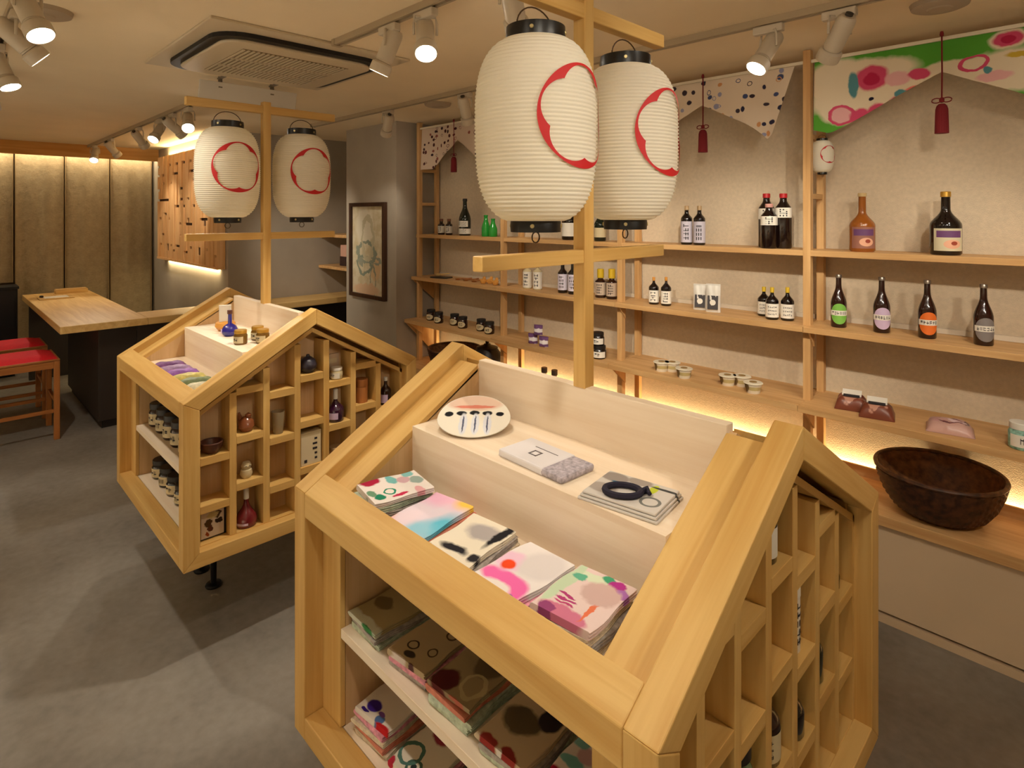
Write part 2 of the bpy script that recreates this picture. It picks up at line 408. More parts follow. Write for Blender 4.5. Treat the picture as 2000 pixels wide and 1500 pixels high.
# ------------------------------------------------------------------ house-shaped display stands
HL, HW, ZB, ZE, ZR, T = .510, .495, .337, .930, 1.212, .054
RV = T/math.cos(ANG)                                   # rafter depth measured vertically
def roof(y): return ZR-SLOPE*abs(y)
TX = .37                                               # half width of the trays
GRID = [-.314+.1256*k for k in range(6)]               # cubby dividers
DT = .013
CELLS = [(-.428, GRID[0]-DT)]+[(GRID[k]+DT, GRID[k+1]-DT) for k in range(5)]+[(GRID[5]+DT, .428)]
SHELVES = [[.710, .535], [.941, .758, .579], [.899, .717, .527], [.939, .751, .562], [.889, .707, .535], [.944, .760, .575], [.720, .545]]
GX0, GX1 = .385, .472                                  # back and front of the cubbies
FLOOR_Z, STEP_Z, STEP_Y = .910, 1.050, -.243
def display_house(loc, label):
    h = thing('display_house', label, 'display stand', loc)
    def part(n, mb, m, bevel=.0025): return mb.build(n, m, h, bevel=bevel)
    for s in (1, -1):
        x0, x1 = (HL-T, HL) if s > 0 else (-HL, -HL+T)
        for q in (-1, 1):
            f = lambda pts: [(q*y, z) for y, z in pts]
            part('rafter', MB().prism(f([(HW, ZE), (0, ZR), (0, ZR-RV), (HW-T, roof(HW-T)-RV)]), 'x', x0, x1), WS2 if q > 0 else WS)
            part('corner_post', MB().prism(f([(HW, ZB), (HW-T, ZB+T), (HW-T, roof(HW-T)-RV), (HW, ZE)]), 'x', x0, x1), WZ)
        part('gable_sill', MB().prism([(-HW, ZB), (HW, ZB), (HW-T, ZB+T), (-HW+T, ZB+T)], 'x', x0, x1), WY)
        # cubby wall of this gable
        xa, xb = sorted((s*GX0, s*GX1))
        part('cubby_back', MB().prism([(-.4335, ZB+.04), (.4335, ZB+.04), (.4335, roof(.4335)-.055), (0, ZR-.045), (-.4335, roof(.4335)-.055)], 'x', *sorted((s*TX, s*GX0))), SB, 0)
        under = lambda y: roof(y)-RV-.020
        for q in (-1, 1):
            part('cubby_side', MB().prism([(q*.428, ZB+T), (q*.441, ZB+T), (q*.441, under(.441)), (q*.428, under(.428))], 'x', xa, xb), WZ, .001)
            part('cubby_roof', MB().prism([(q*.441, under(.441)), (0, under(0)), (0, under(0)-.018), (q*.441, under(.441)-.018)], 'x', xa, xb), WS2 if q > 0 else WS, .001)
        part('cubby_floor', MB().box(xa, xb, -.428, .428, ZB+T-.01, ZB+T+.004), WY, .001)
        for y in GRID:
            top = under(max(abs(y-DT), abs(y+DT)))-.017
            part('cubby_divider', MB().box(xa, xb, y-DT, y+DT, ZB+T+.004, top), WZ, .001)
        for (y0, y1), zs in zip(CELLS, SHELVES):
            for z in zs:
                e = (1.0+.0*s)
                if z+.005 < under(max(abs(y0), abs(y1))): part('cubby_shelf', MB().box(xa, xb-.0 if s > 0 else xb, y0, y1, z-.028, z), WY, .001)
                else:
                    yi = min(abs(y0), abs(y1)); yo = min(max(abs(y0), abs(y1)), (ZR-RV-.03-z)/SLOPE)
                    sg = -1 if y0 < 0 else 1
                    a, b = sorted((sg*yi, sg*yo)); part('cubby_shelf', MB().box(xa, xb, a, b, z-.028, z), WY, .001)
    for q in (-1, 1):
        f = lambda pts: [(q*y, z) for y, z in pts]
        xi = HL-T
        part('eave_rail', MB().prism(f([(HW, ZE), (HW-T, roof(HW-T)), (HW-T, ZE-.058), (HW, ZE-.058)]), 'x', -xi, xi), WX)
        part('base_rail', MB().box(-xi, xi, *sorted((q*HW, q*(HW-T))), ZB, ZB+T), WX)
        off = .034
        for s in (-1, 1):
            a, b = sorted((s*TX, s*xi))
            part('roof_panel', MB().prism(f([(HW-T, roof(HW-T)-off), (.016, roof(.016)-off), (.016, roof(.016)-off-.02), (HW-T, roof(HW-T)-off-.02)]), 'x', a, b), WS2 if q > 0 else WS, .0015)
            part('front_stile', MB().box(a, b, *sorted((q*.448, q*.434)), ZB+T, roof(.448)-off-.015), WZ, .0015)
        # tray: lower floor, riser, upper step
        part('tray_floor', MB().box(-TX, TX, *sorted((q*(HW-T-.001), q*-STEP_Y)), FLOOR_Z-.016, FLOOR_Z), PX, 0)
        part('tray_riser', MB().box(-TX, TX, *sorted((q*-STEP_Y, q*(-STEP_Y-.014))), FLOOR_Z-.016, STEP_Z-.016), PX, 0)
        part('tray_step', MB().box(-TX, TX, *sorted((q*-STEP_Y, q*.014)), STEP_Z-.016, STEP_Z), PX, 0)
        part('inner_shelf', MB().box(-TX, TX, *sorted((q*.446, q*.008)), .602, .624), PX, .001)
        part('inner_floor', MB().box(-TX, TX, *sorted((q*.440, q*.008)), ZB+T-.02, ZB+T-.001), PX, .001)
    part('spine_board', MB().box(-TX, TX, -.014, .014, STEP_Z-.016, ZR-.030), PX, .002)
    part('partition', MB().box(-TX, TX, -.008, .008, ZB+T-.001, STEP_Z-.016), PX, 0)
    for x in (-.077, .077):
        for y in (-.255, .255):
            MB().lathe([(0, 0), (.032, 0), (.034, .006), (.03, .012), (.012, .016), (.012, ZB), (0, ZB)], 20, (x, y, 0)).build('foot', STEEL, h, smooth=True)
    part('lantern_post', MB().box(-.018, .018, -.018, .018, ZR-.032, 2.125), WZ)
    part('upper_arm', MB().box(-.016, .016, -.345, .345, 2.070, 2.106), WY)
    part('lower_arm', MB().box(-.015, .015, -.345, .345, 1.482, 1.514), WY)
    return h
K1, K2 = Vector((-.9035, 1.139, 0)), Vector((-2.7935, 1.134, 0))
display_house(K1, 'near house-shaped wooden display stand holding folded printed cloths')
display_house(K2, 'far house-shaped wooden display stand holding jars and small bottles')

# ------------------------------------------------------------------ paper lanterns
LR, LH = .137, .209
def lan_r(z):
    t = min(abs(z)/LH, .9999); return LR*(1-t**3.1)**(1/3.1)
def crest_mesh(Rc, rad, off=.0028):
    """ring whose inner edge is a five-lobed blossom, wrapped round the lantern, facing +X"""
    mb = MB(); n = 240; nr = 5
    cd = Rc*.44; lr = Rc*.512
    def rin(a):
        best = 0
        for k in range(5):
            c = PI/2+2*PI*k/5
            d = a-c
            disc = lr*lr-(cd*math.sin(d))**2
            if disc > 0: best = max(best, cd*math.cos(d)+math.sqrt(disc))
        return min(best, Rc*.975)
    v, f = [], []
    for i in range(n):
        a = 2*PI*i/n; r0 = rin(a)
        for j in range(nr):
            r = r0+(Rc-r0)*j/(nr-1)
            u, w = r*math.cos(a), r*math.sin(a)+.018
            rr = rad(w)+off; an = u/LR
            v.append((rr*math.cos(an), rr*math.sin(an), w))
    for i in range(n):
        k = (i+1) % n
        for j in range(nr-1): f.append((i*nr+j, k*nr+j, k*nr+j+1, i*nr+j+1))
    return mb.add(v, f)
def paper_mat():
    m, nt, b = newmat('lantern_paper')
    N, L = nt.nodes.new, nt.links.new
    b.inputs['Base Color'].default_value = lin((252, 248, 234)); b.inputs['Roughness'].default_value = .8
    b.inputs['Specular IOR Level'].default_value = .2
    tr = N('ShaderNodeBsdfTranslucent'); tr.inputs[0].default_value = lin((250, 238, 206))
    mx = N('ShaderNodeMixShader'); mx.inputs[0].default_value = .35
    L(b.outputs[0], mx.inputs[1]); L(tr.outputs[0], mx.inputs[2]); L(mx.outputs[0], nt.nodes['Material Output'].inputs[0])
    return m
PAPER = paper_mat(); RED = M('crest_red', (196, 22, 28), .6)
def lantern_proto():
    t = thing('paper_lantern', '', 'lantern')
    ribs = 46; prof = []
    zmax = LH*.962
    for i in range(ribs*4+1):
        z = -zmax+2*zmax*i/(ribs*4)
        prof.append((lan_r(z)-.0036*abs(math.cos(PI*i/4)), z))
    body = MB().lathe(prof, 64, cap=False).build('paper_body', PAPER, t, smooth=False)
    body.data.polygons.foreach_set('use_smooth', [True]*len(body.data.polygons))
    c = crest_mesh(.110, lan_r).build('crest', RED, body, smooth=True)
    c['label'] = 'red blossom-edged ring crest'
    for z0, z1, r, n in ((.1985, .229, .066, 'top_ring'), (-.226, -.1985, .056, 'bottom_ring')):
        rg = MB().lathe([(r-.008, z0), (r, z0), (r+.001, (z0+z1)/2), (r, z1), (r-.008, z1)], 40, cap=False).build(n, BLACK, t, smooth=True)
        for a in (-.95, .55, 2.2, 3.7):
            MB().lathe([(0, 0), (.005, 0), (.004, .003), (0, .003)], 10).xf(Matrix.Translation((r*math.cos(a), r*math.sin(a), (z0+z1)/2)) @ Matrix.Rotation(a, 4, 'Z') @ Matrix.Rotation(PI/2, 4, 'Y')).build('rivet', M('brass_rivet', (196, 180, 130), .35, .8), rg)
    pts = [(0, .060*math.cos(PI*i/14), .224+.050*math.sin(PI*i/14)) for i in range(15)]
    MB().tube(pts, .0018, 6).build('wire_handle', M('wire', (90, 70, 50), .4, .7), t, smooth=True)
    ring = [(0, .012*math.cos(2*PI*i/16), -.238+.012*math.sin(2*PI*i/16)) for i in range(16)]
    MB().tube(ring, .0017, 6, closed=True).build('pull_ring', MATS['wire'], t, smooth=True)
    return t
LP = lantern_proto()
lz = 1.786
for i, (k, y, rz, lb) in enumerate(((K1, -.171, 0, 'largest paper lantern, nearest, left of the front lantern post'), (K1, .176, 0, 'big paper lantern right of the front post, half behind the largest'),
                              (K2, -.171, 0, 'far paper lantern left of the post above the far display stand'), (K2, .176, 0, 'far paper lantern right of the post above the far display stand'))):
    o = LP if i == 0 else copy_tree(LP)
    o.location = (k.x, k.y+y, lz); o.rotation_euler.z = rz
    o['label'] = lb; o['group'] = 'crested paper lanterns'
o = copy_tree(LP); o.scale = (.36, .36, .36); o.location = (-.925, 2.905, 1.862); o.rotation_euler.z = R(-35)
o['label'] = 'tiny paper lantern hung on the shelf upright under the green bunting'

# ------------------------------------------------------------------ wall shelving and bench
PXS = [-3.92, -2.94, -1.97, -.96, .03, 1.02]
YP, YB = 2.815, 2.985
Z1, Z2, Z3 = 1.437, 1.100, .765
F1, F2, F3 = 2.812, 2.765, 2.700
BENCH_Z = .424
sh = thing('wall_shelving', 'long open timber shelving with three shelves along the wall', 'shelving', (0, 0, 0))
for x in PXS:
    MB().box(x-.016, x+.016, YP-.005, YP+.030, BENCH_Z, CEIL-.004).build('upright', SZ_, sh, bevel=.0015)
    MB().box(x-.016, x+.016, YB, YB+.03, BENCH_Z, CEIL-.004).build('rear_upright', SZ_, sh, bevel=.0015)
    for z in (1.95, 1.68): MB().box(x-.012, x+.012, YP+.030, YB, z-.012, z+.012).build('rung', SY_, sh, bevel=.001)
    if x == PXS[0]:
        for z, fr, hgt in ((Z2-.026, F2, .17), (Z3-.028, F3, .28)):
            MB().prism([(fr+.01, z), (YB, z), (YB, z-hgt)], 'x', x-.028, x-.016).build('end_bracket', SZ_, sh, bevel=.001)
    for z, fr, hgt in ((Z2-.026, F2, .07), (Z3-.028, F3, .10)):
        MB().prism([(fr+.012, z), (YP+.02, z), (YP+.02, z-hgt)], 'x', x+.0165, x+.026).build('bracket', SZ_, sh, bevel=.001)
for a, b in zip(PXS[:-1], PXS[1:]):
    for z, fr, th in ((Z1, F1, .026), (Z2, F2, .026), (Z3, F3, .028)):
        x0 = a-.028 if a == PXS[0] else a
        MB().box(x0, b-.0015, fr, 3.028, z-th, z).build('shelf_board', SX_, sh, bevel=.0015)
    MB().box(a+.03, b-.03, 3.012, 3.029, Z2+.001, Z2+.022).build('ledge', M('ledge_white', (214, 200, 180), .7), sh)
    MB().box(a+.016, b-.016, YP+.005, YP+.013, CEIL-.062, CEIL-.048).build('banner_rail', M('rail_white', (226, 214, 190), .5), sh)
bn = thing('bench_cabinet', 'low wooden bench cabinet with flat beige front under the wall shelves', 'cabinet', (0, 0, 0))
MB().box(-3.98, X_END-.005, 2.650, 2.984, BENCH_Z-.042, BENCH_Z).build('bench_top', SX_, bn, bevel=.002)
MB().box(-3.98, X_END-.005, 2.984, 2.996, BENCH_Z-.042, BENCH_Z+.045).build('upstand', SX_, bn, bevel=.0015)
FR = M('bench_front', (204, 180, 150), .7, noise=.03, nscale=4)
xs = [-3.98, -2.94, -1.97, -.96, .03, 1.02, X_END-.005]
for a, b in zip(xs[:-1], xs[1:]): MB().box(a+.0015, b-.0015, 2.668, 2.69, .04, BENCH_Z-.043).build('front_panel', FR, bn, bevel=.001)
MB().box(-3.98, X_END-.005, 2.662, 2.69, 0, .030).build('plinth', FR, bn)
MB().box(-3.98, X_END-.005, 2.69, 3.02, 0, BENCH_Z-.043).build('carcass', DARK, bn)

# ------------------------------------------------------------------ bunting cloths and tassels
def valance(x0, x1, mat, label, zt=2.285, zend=1.955, zmid=2.158, inset=0, rounded=False, y=2.838):
    cx = (x0+x1)/2; hw = (x1-x0)/2
    t = thing('bunting_cloth', label, 'cloth', (cx, y, 0))
    nx, nz = 48, 12; v, f = [], []
    for sgn in (0, 1):
        for i in range(nx+1):
            u = -1+2*i/nx
            a = abs(u)
            bot = zmid+(zend-zmid)*(1-(1-a)**1.25 if rounded else min(1, a/.86))
            if not rounded and a > .86: bot = zend+(a-.86)/.14*.02
            if rounded: bot = zmid+(zend-zmid)*min(1, a/.7)**.9
            for j in range(nz+1):
                w = j/nz
                z = zt+(bot-zt)*w
                x = u*(hw-(inset*w if a > .5 else 0)*(a-.5)*2)
                yy = .010*math.sin(u*9+1)*w+.012*math.exp(-(u/.12)**2)*math.sin(w*5)-.006*w
                v.append((x, yy+(.0022 if sgn else 0), z))
    n1 = (nx+1)*(nz+1)
    for i in range(nx):
        for j in range(nz):
            a = i*(nz+1)+j; b = a+nz+1
            f += [(a, b, b+1, a+1), (n1+a, n1+a+1, n1+b+1, n1+b)]
    for i in range(nx):
        for j in (0, nz):
            a = i*(nz+1)+j; b = a+nz+1; f.append((a, b, n1+b, n1+a))
    for i in (0, nx):
        for j in range(nz):
            a = i*(nz+1)+j; f.append((a, a+1, n1+a+1, n1+a))
    MB().add(v, f).build('cloth', mat, t, smooth=True)
    return t
TAS = M('tassel_red', (120, 14, 24), .8, bump=.3, bscale=400)
def tassel(x, label, s=1.0, y=2.792):
    t = thing('tassel', label, 'tassel', (x, y, 0), 0, 'red tassels on the bunting')
    MB().tube([(0, 0, CEIL-.035), (0, 0, 2.30), (.001, 0, 2.15), (0, 0, 2.045)], .003, 6).build('cord', TAS, t, smooth=True)
    MB().lathe([(0, 2.286), (.006, 2.288), (.007, 2.296), (.005, 2.306), (0, 2.308)], 12).build('bead', TAS, t, smooth=True)
    for q in (-1, 1):
        MB().tube([(q*(.002+.030*(1-math.cos(2*PI*i/16))/2), -.002, 2.040+.009*math.sin(2*PI*i/16)*(1 if i < 8 else 1)) for i in range(16)], .0022, 6, closed=True).build('bow_loop', TAS, t, smooth=True)
    MB().lathe([(0, 2.030), (.008, 2.032), (.009, 2.042), (.006, 2.050), (0, 2.052)], 14).build('knot', TAS, t, smooth=True)
    def fr(i, j): return .0012*(i % 2)*(1 if j > 1 else 0)
    MB().lathe([(0, 2.026), (.010, 2.026), (.016, 2.018), (.0195, 2.005), (.021, 1.96), (.022, 1.912), (0, 1.914)], 40, mod=fr).build('skirt', TAS, t, smooth=True)
G = (86, 158, 52); PK = (206, 74, 108); PK2 = (224, 170, 170); CR = (226, 210, 182); TL = (84, 138, 146); YL = (202, 170, 60)
gb = blobs('bunting_green', G, [
    (-.30, 2.20, .22, .06, CR), (-.20, 2.09, .30, .075, CR), (-.35, 2.06, .10, .072, CR), (-.38, 2.18, .12, .10, CR), (-.10, 2.13, .14, .05, CR), (.02, 2.165, .09, .035, CR), (.24, 2.13, .24, .08, CR), (.38, 2.10, .12, .14, CR), (.2, 2.245, .06, .035, CR),
    (-.245, 2.175, .062, .052, PK), (-.245, 2.17, .03, .026, (180, 34, 74)), (-.15, 2.155, .045, .03, PK2), (-.075, 2.162, .038, .022, PK), (-.36, 2.03, -.052, .045, PK), (-.36, 2.03, .038, .033, PK2),
    (-.29, 2.015, .04, .036, PK), (-.22, 2.03, .04, .032, PK), (-.15, 2.055, .034, .026, PK), (-.08, 2.10, .05, .016, (224, 112, 104)), (-.315, 2.155, .02, .055, TL), (-.135, 2.09, .022, .018, TL), (-.245, 2.085, .012, .008, (24, 22, 48)),
    (.10, 2.175, -.05, .032, PK), (.10, 2.175, .034, .020, CR), (.20, 2.245, .045, .026, PK), (.20, 2.245, .022, .014, (180, 34, 74)), (.26, 2.185, .07, .012, YL), (.16, 2.115, .055, .018, PK2), (.14, 2.14, .014, .014, TL), (.33, 2.18, .03, .06, TL), (.33, 2.09, .05, .04, PK)],
    plane='xz', warp=.012, wscale=22)
valance(-.935, .005, gb, 'green bunting cloth printed with pink flowers above the black bottle', inset=.0)
random.seed(3)
def dots(cols, n, hw, z0, z1, r):
    out = []
    for i in range(n):
        out.append((random.uniform(-hw, hw), random.uniform(z0, z1), r*random.uniform(.7, 1.3)*(1 if random.random() < .75 else -1.1), r*random.uniform(.7, 1.2), random.choice(cols)))
    return out
valance(-1.93, -1.02, blobs('bunting_dots', (224, 206, 184), dots([(46, 44, 70), (70, 80, 120), (150, 150, 180), (210, 150, 100), (60, 50, 60)], 84, .44, 1.95, 2.28, .012), plane='xz', warp=.004), 'white bunting cloth with small blue and black dots beside the big lanterns', inset=.10)
valance(-3.90, -2.98, blobs('bunting_spots', (214, 192, 172), dots([(70, 30, 34), (90, 50, 50), (60, 40, 50), (150, 90, 80)], 84, .44, 1.95, 2.28, .012), plane='xz', warp=.005), 'round-cornered white bunting cloth with dark red spots at the left end', rounded=True)
tassel(-.459, 'red tassel hanging on the green flowered bunting')
tassel(-1.45, 'red tassel hanging on the blue-dotted bunting')
tassel(-3.44, 'red tassel hanging on the leftmost red-spotted bunting')

# ------------------------------------------------------------------ counter, stools, curtain end of the room
CZ = .812
ct = thing('counter', 'pale wooden counter on a dark base beside the curtain wall', 'counter', (0, 0, 0))
MB().box(-7.45, -5.14, .66, 1.195, CZ-.052, CZ).build('table_top', CW, ct, bevel=.003)
MB().box(-5.495, -5.14, 1.197, 3.395, CZ-.052, CZ).build('bar_top', CWY, ct, bevel=.003)
DB = M('counter_base', (42, 34, 29), .55); 
MB().box(-6.6, -5.27, .904, 1.15, .06, CZ-.053).build('base_panel', DB, ct, bevel=.003)
MB().box(-5.49, -5.27, 1.152, 3.39, .06, CZ-.053).build('bar_base', DB, ct, bevel=.003)
MB().box(-6.58, -5.30, .93, 1.13, 0, .06).build('plinth', M('counter_plinth', (24, 20, 18), .6), ct)
MB().box(-5.48, -5.30, 1.15, 3.38, 0, .06).build('bar_plinth', MATS['counter_plinth'], ct)
MB().box(-7.35, -7.30, .70, 1.15, 0, CZ-.053).build('end_panel', DB, ct)
tr = thing('menu_tray', 'small flat wooden tray with white papers on the counter', 'tray', (-6.95, .86, CZ))
MB().box(-.10, .10, -.13, .13, 0, .010).build('base', CWY, tr, bevel=.002)
MB().box(-.075, .075, -.09, .09, .0105, .014).build('paper', M('menu_paper', (222, 214, 200), .8), tr)
MB().cbox((-.05, -.10, .019), (.03, .03, .018)).build('pebble', M('dark_pebble', (46, 34, 28), .5), tr, bevel=.006)
bx = thing('wooden_box', 'shallow wooden box at the curtain end of the counter', 'box', (-7.33, 1.03, CZ))
MB().box(-.06, .06, -.13, .13, 0, .035).build('body', CWY, bx, bevel=.002)
MB().box(-.055, .055, -.125, .125, .0352, .042).build('lid', CWY, bx, bevel=.002)
SEAT = M('red_fabric', (220, 14, 36), .85, noise=.08, nscale=80, bump=.2, bscale=500)
def stool(x, y, label):
    t = thing('stool', label, 'stool', (x, y, 0), 0, 'red-seated stools')
    d, w, z = .42, .47, .585       # depth along -x, width along -y, from the near right corner
    L = .034
    for a in (-L/2, -d+L/2):
        for b in (-L/2, -w+L/2): MB().box(a-L/2, a+L/2, b-L/2, b+L/2, 0, z-.028).build('leg', STW, t, bevel=.003)
    for a in (-L/2, -d+L/2):
        MB().box(a-.014, a+.014, -w+L, -L, z-.078, z-.030).build('seat_rail', STY, t, bevel=.002)
        MB().box(a-.010, a+.010, -w+L, -L, .192, .216).build('stretcher', STY, t, bevel=.002)
    for b in (-L/2, -w+L/2):
        MB().box(-d+L, -L, b-.014, b+.014, z-.078, z-.030).build('seat_rail', STW, t, bevel=.002)
        MB().box(-d+L, -L, b-.010, b+.010, .255, .278).build('stretcher', STW, t, bevel=.002)
    MB().box(-d, 0, -w, 0, z-.028, z-.014).build('seat_board', STY, t, bevel=.003)
    v, f, n = [], [], 10
    for i in range(n+1):
        for j in range(n+1):
            u, q = i/n, j/n
            e = min(1, 5*min(u, 1-u))**.5*min(1, 5*min(q, 1-q))**.5
            v.append((-.012-(d-.024)*u, -.012-(w-.024)*q, z-.014+.026*e))
    for i in range(n):
        for j in range(n): f.append((i*(n+1)+j, (i+1)*(n+1)+j, (i+1)*(n+1)+j+1, i*(n+1)+j+1))
    MB().add(v, f).build('cushion', SEAT, t, smooth=True)
stool(-5.255, .675, 'nearer wooden stool with red cushion beside the counter')
stool(-5.86, .675, 'farther wooden stool with red cushion, behind the nearer one')

def curtain_mat():
    m, nt, b = newmat('hemp_curtain')
    N, L = nt.nodes.new, nt.links.new
    tc = N('ShaderNodeTexCoord')
    n = N('ShaderNodeTexNoise'); n.inputs['Scale'].default_value = 14; n.inputs['Detail'].default_value = 8; n.inputs['Roughness'].default_value = .7
    L(tc.outputs['Object'], n.inputs['Vector'])
    mp = N('ShaderNodeMapping'); mp.inputs['Scale'].default_value = (40, 40, 420); L(tc.outputs['Object'], mp.inputs['Vector'])
    n2 = N('ShaderNodeTexNoise'); n2.inputs['Scale'].default_value = 1; L(mp.outputs[0], n2.inputs['Vector'])
    cr = N('ShaderNodeValToRGB')
    cr.color_ramp.elements[0].position = .3; cr.color_ramp.elements[0].color = lin((142, 126, 100))
    cr.color_ramp.elements[1].position = .72; cr.color_ramp.elements[1].color = lin((184, 166, 134))
    mm = N('ShaderNodeMath'); mm.operation = 'MULTIPLY_ADD'; mm.inputs[1].default_value = .5; mm.inputs[2].default_value = -.02
    L(n2.outputs['Fac'], mm.inputs[0])
    m3 = N('ShaderNodeMath'); m3.operation = 'MULTIPLY_ADD'; m3.inputs[1].default_value = .5; L(n.outputs['Fac'], m3.inputs[0]); L(mm.outputs[0], m3.inputs[2])
    L(m3.outputs[0], cr.inputs['Fac']); L(cr.outputs[0], b.inputs['Base Color'])
    b.inputs['Roughness'].default_value = .95; b.inputs['Specular IOR Level'].default_value = .1
    bp = N('ShaderNodeBump'); bp.inputs['Strength'].default_value = .5; bp.inputs['Distance'].default_value = .02; L(n.outputs['Fac'], bp.inputs['Height']); L(bp.outputs[0], b.inputs['Normal'])
    return m
CUR = curtain_mat()
HEM = M('curtain_hem', (150, 126, 90), .9)
def curtain(y0, y1, z0, label, seed):
    t = thing('curtain_panel', label, 'curtain', (-7.90, (y0+y1)/2, 0), 0, 'hemp curtain panels')
    w = (y1-y0)/2-.006; rnd = random.Random(seed); v, f = [], []; ny, nz = 14, 20; ph = rnd.random()*6
    for s in (0, 1):
        for i in range(ny+1):
            for j in range(nz+1):
                u = -1+2*i/ny; z = z0+(2.30-z0)*j/nz
                v.append((.014*math.sin(u*3+ph+z*.6)+.006*math.sin(u*9+ph*2)+(.006 if s else 0), u*w, z))
    n1 = (ny+1)*(nz+1)
    for i in range(ny):
        for j in range(nz):
            a = i*(nz+1)+j; b = a+nz+1; f += [(a, b, b+1, a+1), (n1+a, n1+a+1, n1+b+1, n1+b)]
    for i in (0, ny):
        for j in range(nz): a = i*(nz+1)+j; f.append((a, a+1, n1+a+1, n1+a))
    for i in range(ny):
        for j in (0, nz): a = i*(nz+1)+j; b = a+nz+1; f.append((a, b, n1+b, n1+a))
    MB().add(v, f).build('cloth', CUR, t, smooth=True)
    for s in (-1, 1):
        MB().box(.010, .020, s*w-.0035, s*w+.0035, z0, 2.30).build('side_hem', HEM, t)
curtain(-.36, .63, .90, 'short hemp curtain panel above the black cabinet at the left edge', 1)
curtain(.64, 1.045, .02, 'hemp curtain panel behind the middle of the counter table', 2)
curtain(1.052, 1.455, .02, 'second hemp curtain panel from the wooden lattice', 3)
curtain(1.462, 1.872, .02, 'hemp curtain panel nearest the wooden lattice', 4)
db = thing('dark_cabinet', 'black cabinet under the short curtain at the left edge', 'cabinet', (-7.72, .15, 0))
MB().box(-.13, .13, -.5, .49, .05, .86).build('body', M('cabinet_black', (12, 12, 18), .5), db, bevel=.004)
MB().box(-.14, .14, -.51, .50, .86, .885).build('top', MATS['cabinet_black'], db, bevel=.003)
MB().box(-.11, .11, -.48, .47, 0, .05).build('plinth', DARK, db)
for y in (-.25, .235): MB().box(.131, .145, y-.235, y+.235, .07, .845).build('door', M('cabinet_door', (16, 15, 22), .45), db, bevel=.003)

# wooden lattice: boards of staggered lengths with gaps showing the dark back
lt = thing('wooden_lattice', 'wall panel of pale vertical boards with small staggered slots', 'wall panel', (0, 0, 0))
LX0, LX1, LZ0, LZ1, LY = -7.46, -5.57, 1.13, 2.225, 1.85
MB().box(LX0, LX1, LY, 1.896, LZ0, LZ1).build('back_board', M('lattice_back', (70, 42, 20), .8), lt)
rnd = random.Random(11); ncol = 24; cw = (LX1-LX0)/ncol
for c in range(ncol):
    x0 = LX0+c*cw
    cuts = sorted(rnd.sample([1.22, 1.27, 1.38, 1.50, 1.55, 1.60, 1.68, 1.75, 1.86, 1.93, 2.02, 2.12], rnd.choice([2, 3, 3, 4])))
    z = LZ0
    for cz in cuts+[LZ1]:
        top = cz if cz == LZ1 else cz-.012
        if top-z > .03:
            dd = rnd.uniform(.012, .026)
            MB().box(x0+.004, x0+cw-.004, LY-dd, LY-.0005, z, top).build('board', LAT, lt)
        z = cz+.014
MB().box(LX0-.01, LX1+.012, LY-.026, 1.896, LZ0-.024, LZ0-.001).build('bottom_rail', LAT, lt)
MB().box(LX1, LX1+.012, LY-.026, 1.896, LZ0-.001, LZ1).build('end_board', LAT, lt)

# framed picture on the pillar
pf = thing('framed_picture', 'tall framed faded map in a dark wooden frame on the grey pillar', 'picture', (-4.39, 2.649, 1.295))
hw, hh = .262, .385
FRM = wood('dark_frame', (72, 44, 28), (50, 30, 18), 'z', rough=.4)
for s in (-1, 1):
    MB().box(s*hw-.016, s*hw+.016, -.034, 0, -hh-.016, hh+.016).build('frame_side', FRM, pf, bevel=.003)
    MB().box(-hw+.016, hw-.016, -.034, 0, s*hh-.016, s*hh+.016).build('frame_rail', FRM, pf, bevel=.003)
mapm = blobs('map_print', (206, 194, 166), [(-.05, .2, .14, .16, (214, 204, 182)), (.12, -.15, .07, .12, (206, 176, 138)), (-.02, -.02, -.16, .10, (140, 146, 130)), (-.06, -.12, -.12, .09, (132, 140, 124)), (.08, -.25, -.05, .14, (140, 142, 126)), (-.1, -.1, .03, .03, (150, 150, 132)), (.02, -.08, -.19, .03, (146, 150, 134)), (.0, .1, -.1, .2, (188, 178, 150)), (-.03, -.33, .2, .05, (206, 172, 140))], plane='xz', warp=.05, wscale=14, base2=(192, 176, 142))
MB().box(-hw+.016, hw-.016, -.014, -.006, -hh+.016, hh-.016).build('print', mapm, pf)

# alcove shelves beside the pillar
for z, lb in ((1.405, 'upper alcove shelf beside the pillar'), (1.10, 'lower alcove shelf beside the pillar')):
    a = thing('alcove_shelf', lb, 'shelf', (-5.2, 3.06, z))
    MB().box(-.295, .28, -.31, .31, -.028, 0).build('board', SY_, a, bevel=.002)
    MB().prism([(-.28, -.029), (.28, -.029), (.28, -.06)], 'x', -.295, -.27).build('bracket', SY_, a)
o = thing('gift_box', 'small pink box on a dark carton on the lower alcove shelf', 'box', (-5.2, 2.90, 1.10))
MB().cbox((0, 0, .045), (.12, .10, .09)).build('carton', M('dark_carton', (56, 34, 28), .7), o, bevel=.002)
MB().cbox((0, 0, .145), (.11, .09, .11)).build('pink_box', M('pink_card', (206, 160, 140), .7), o, bevel=.003)

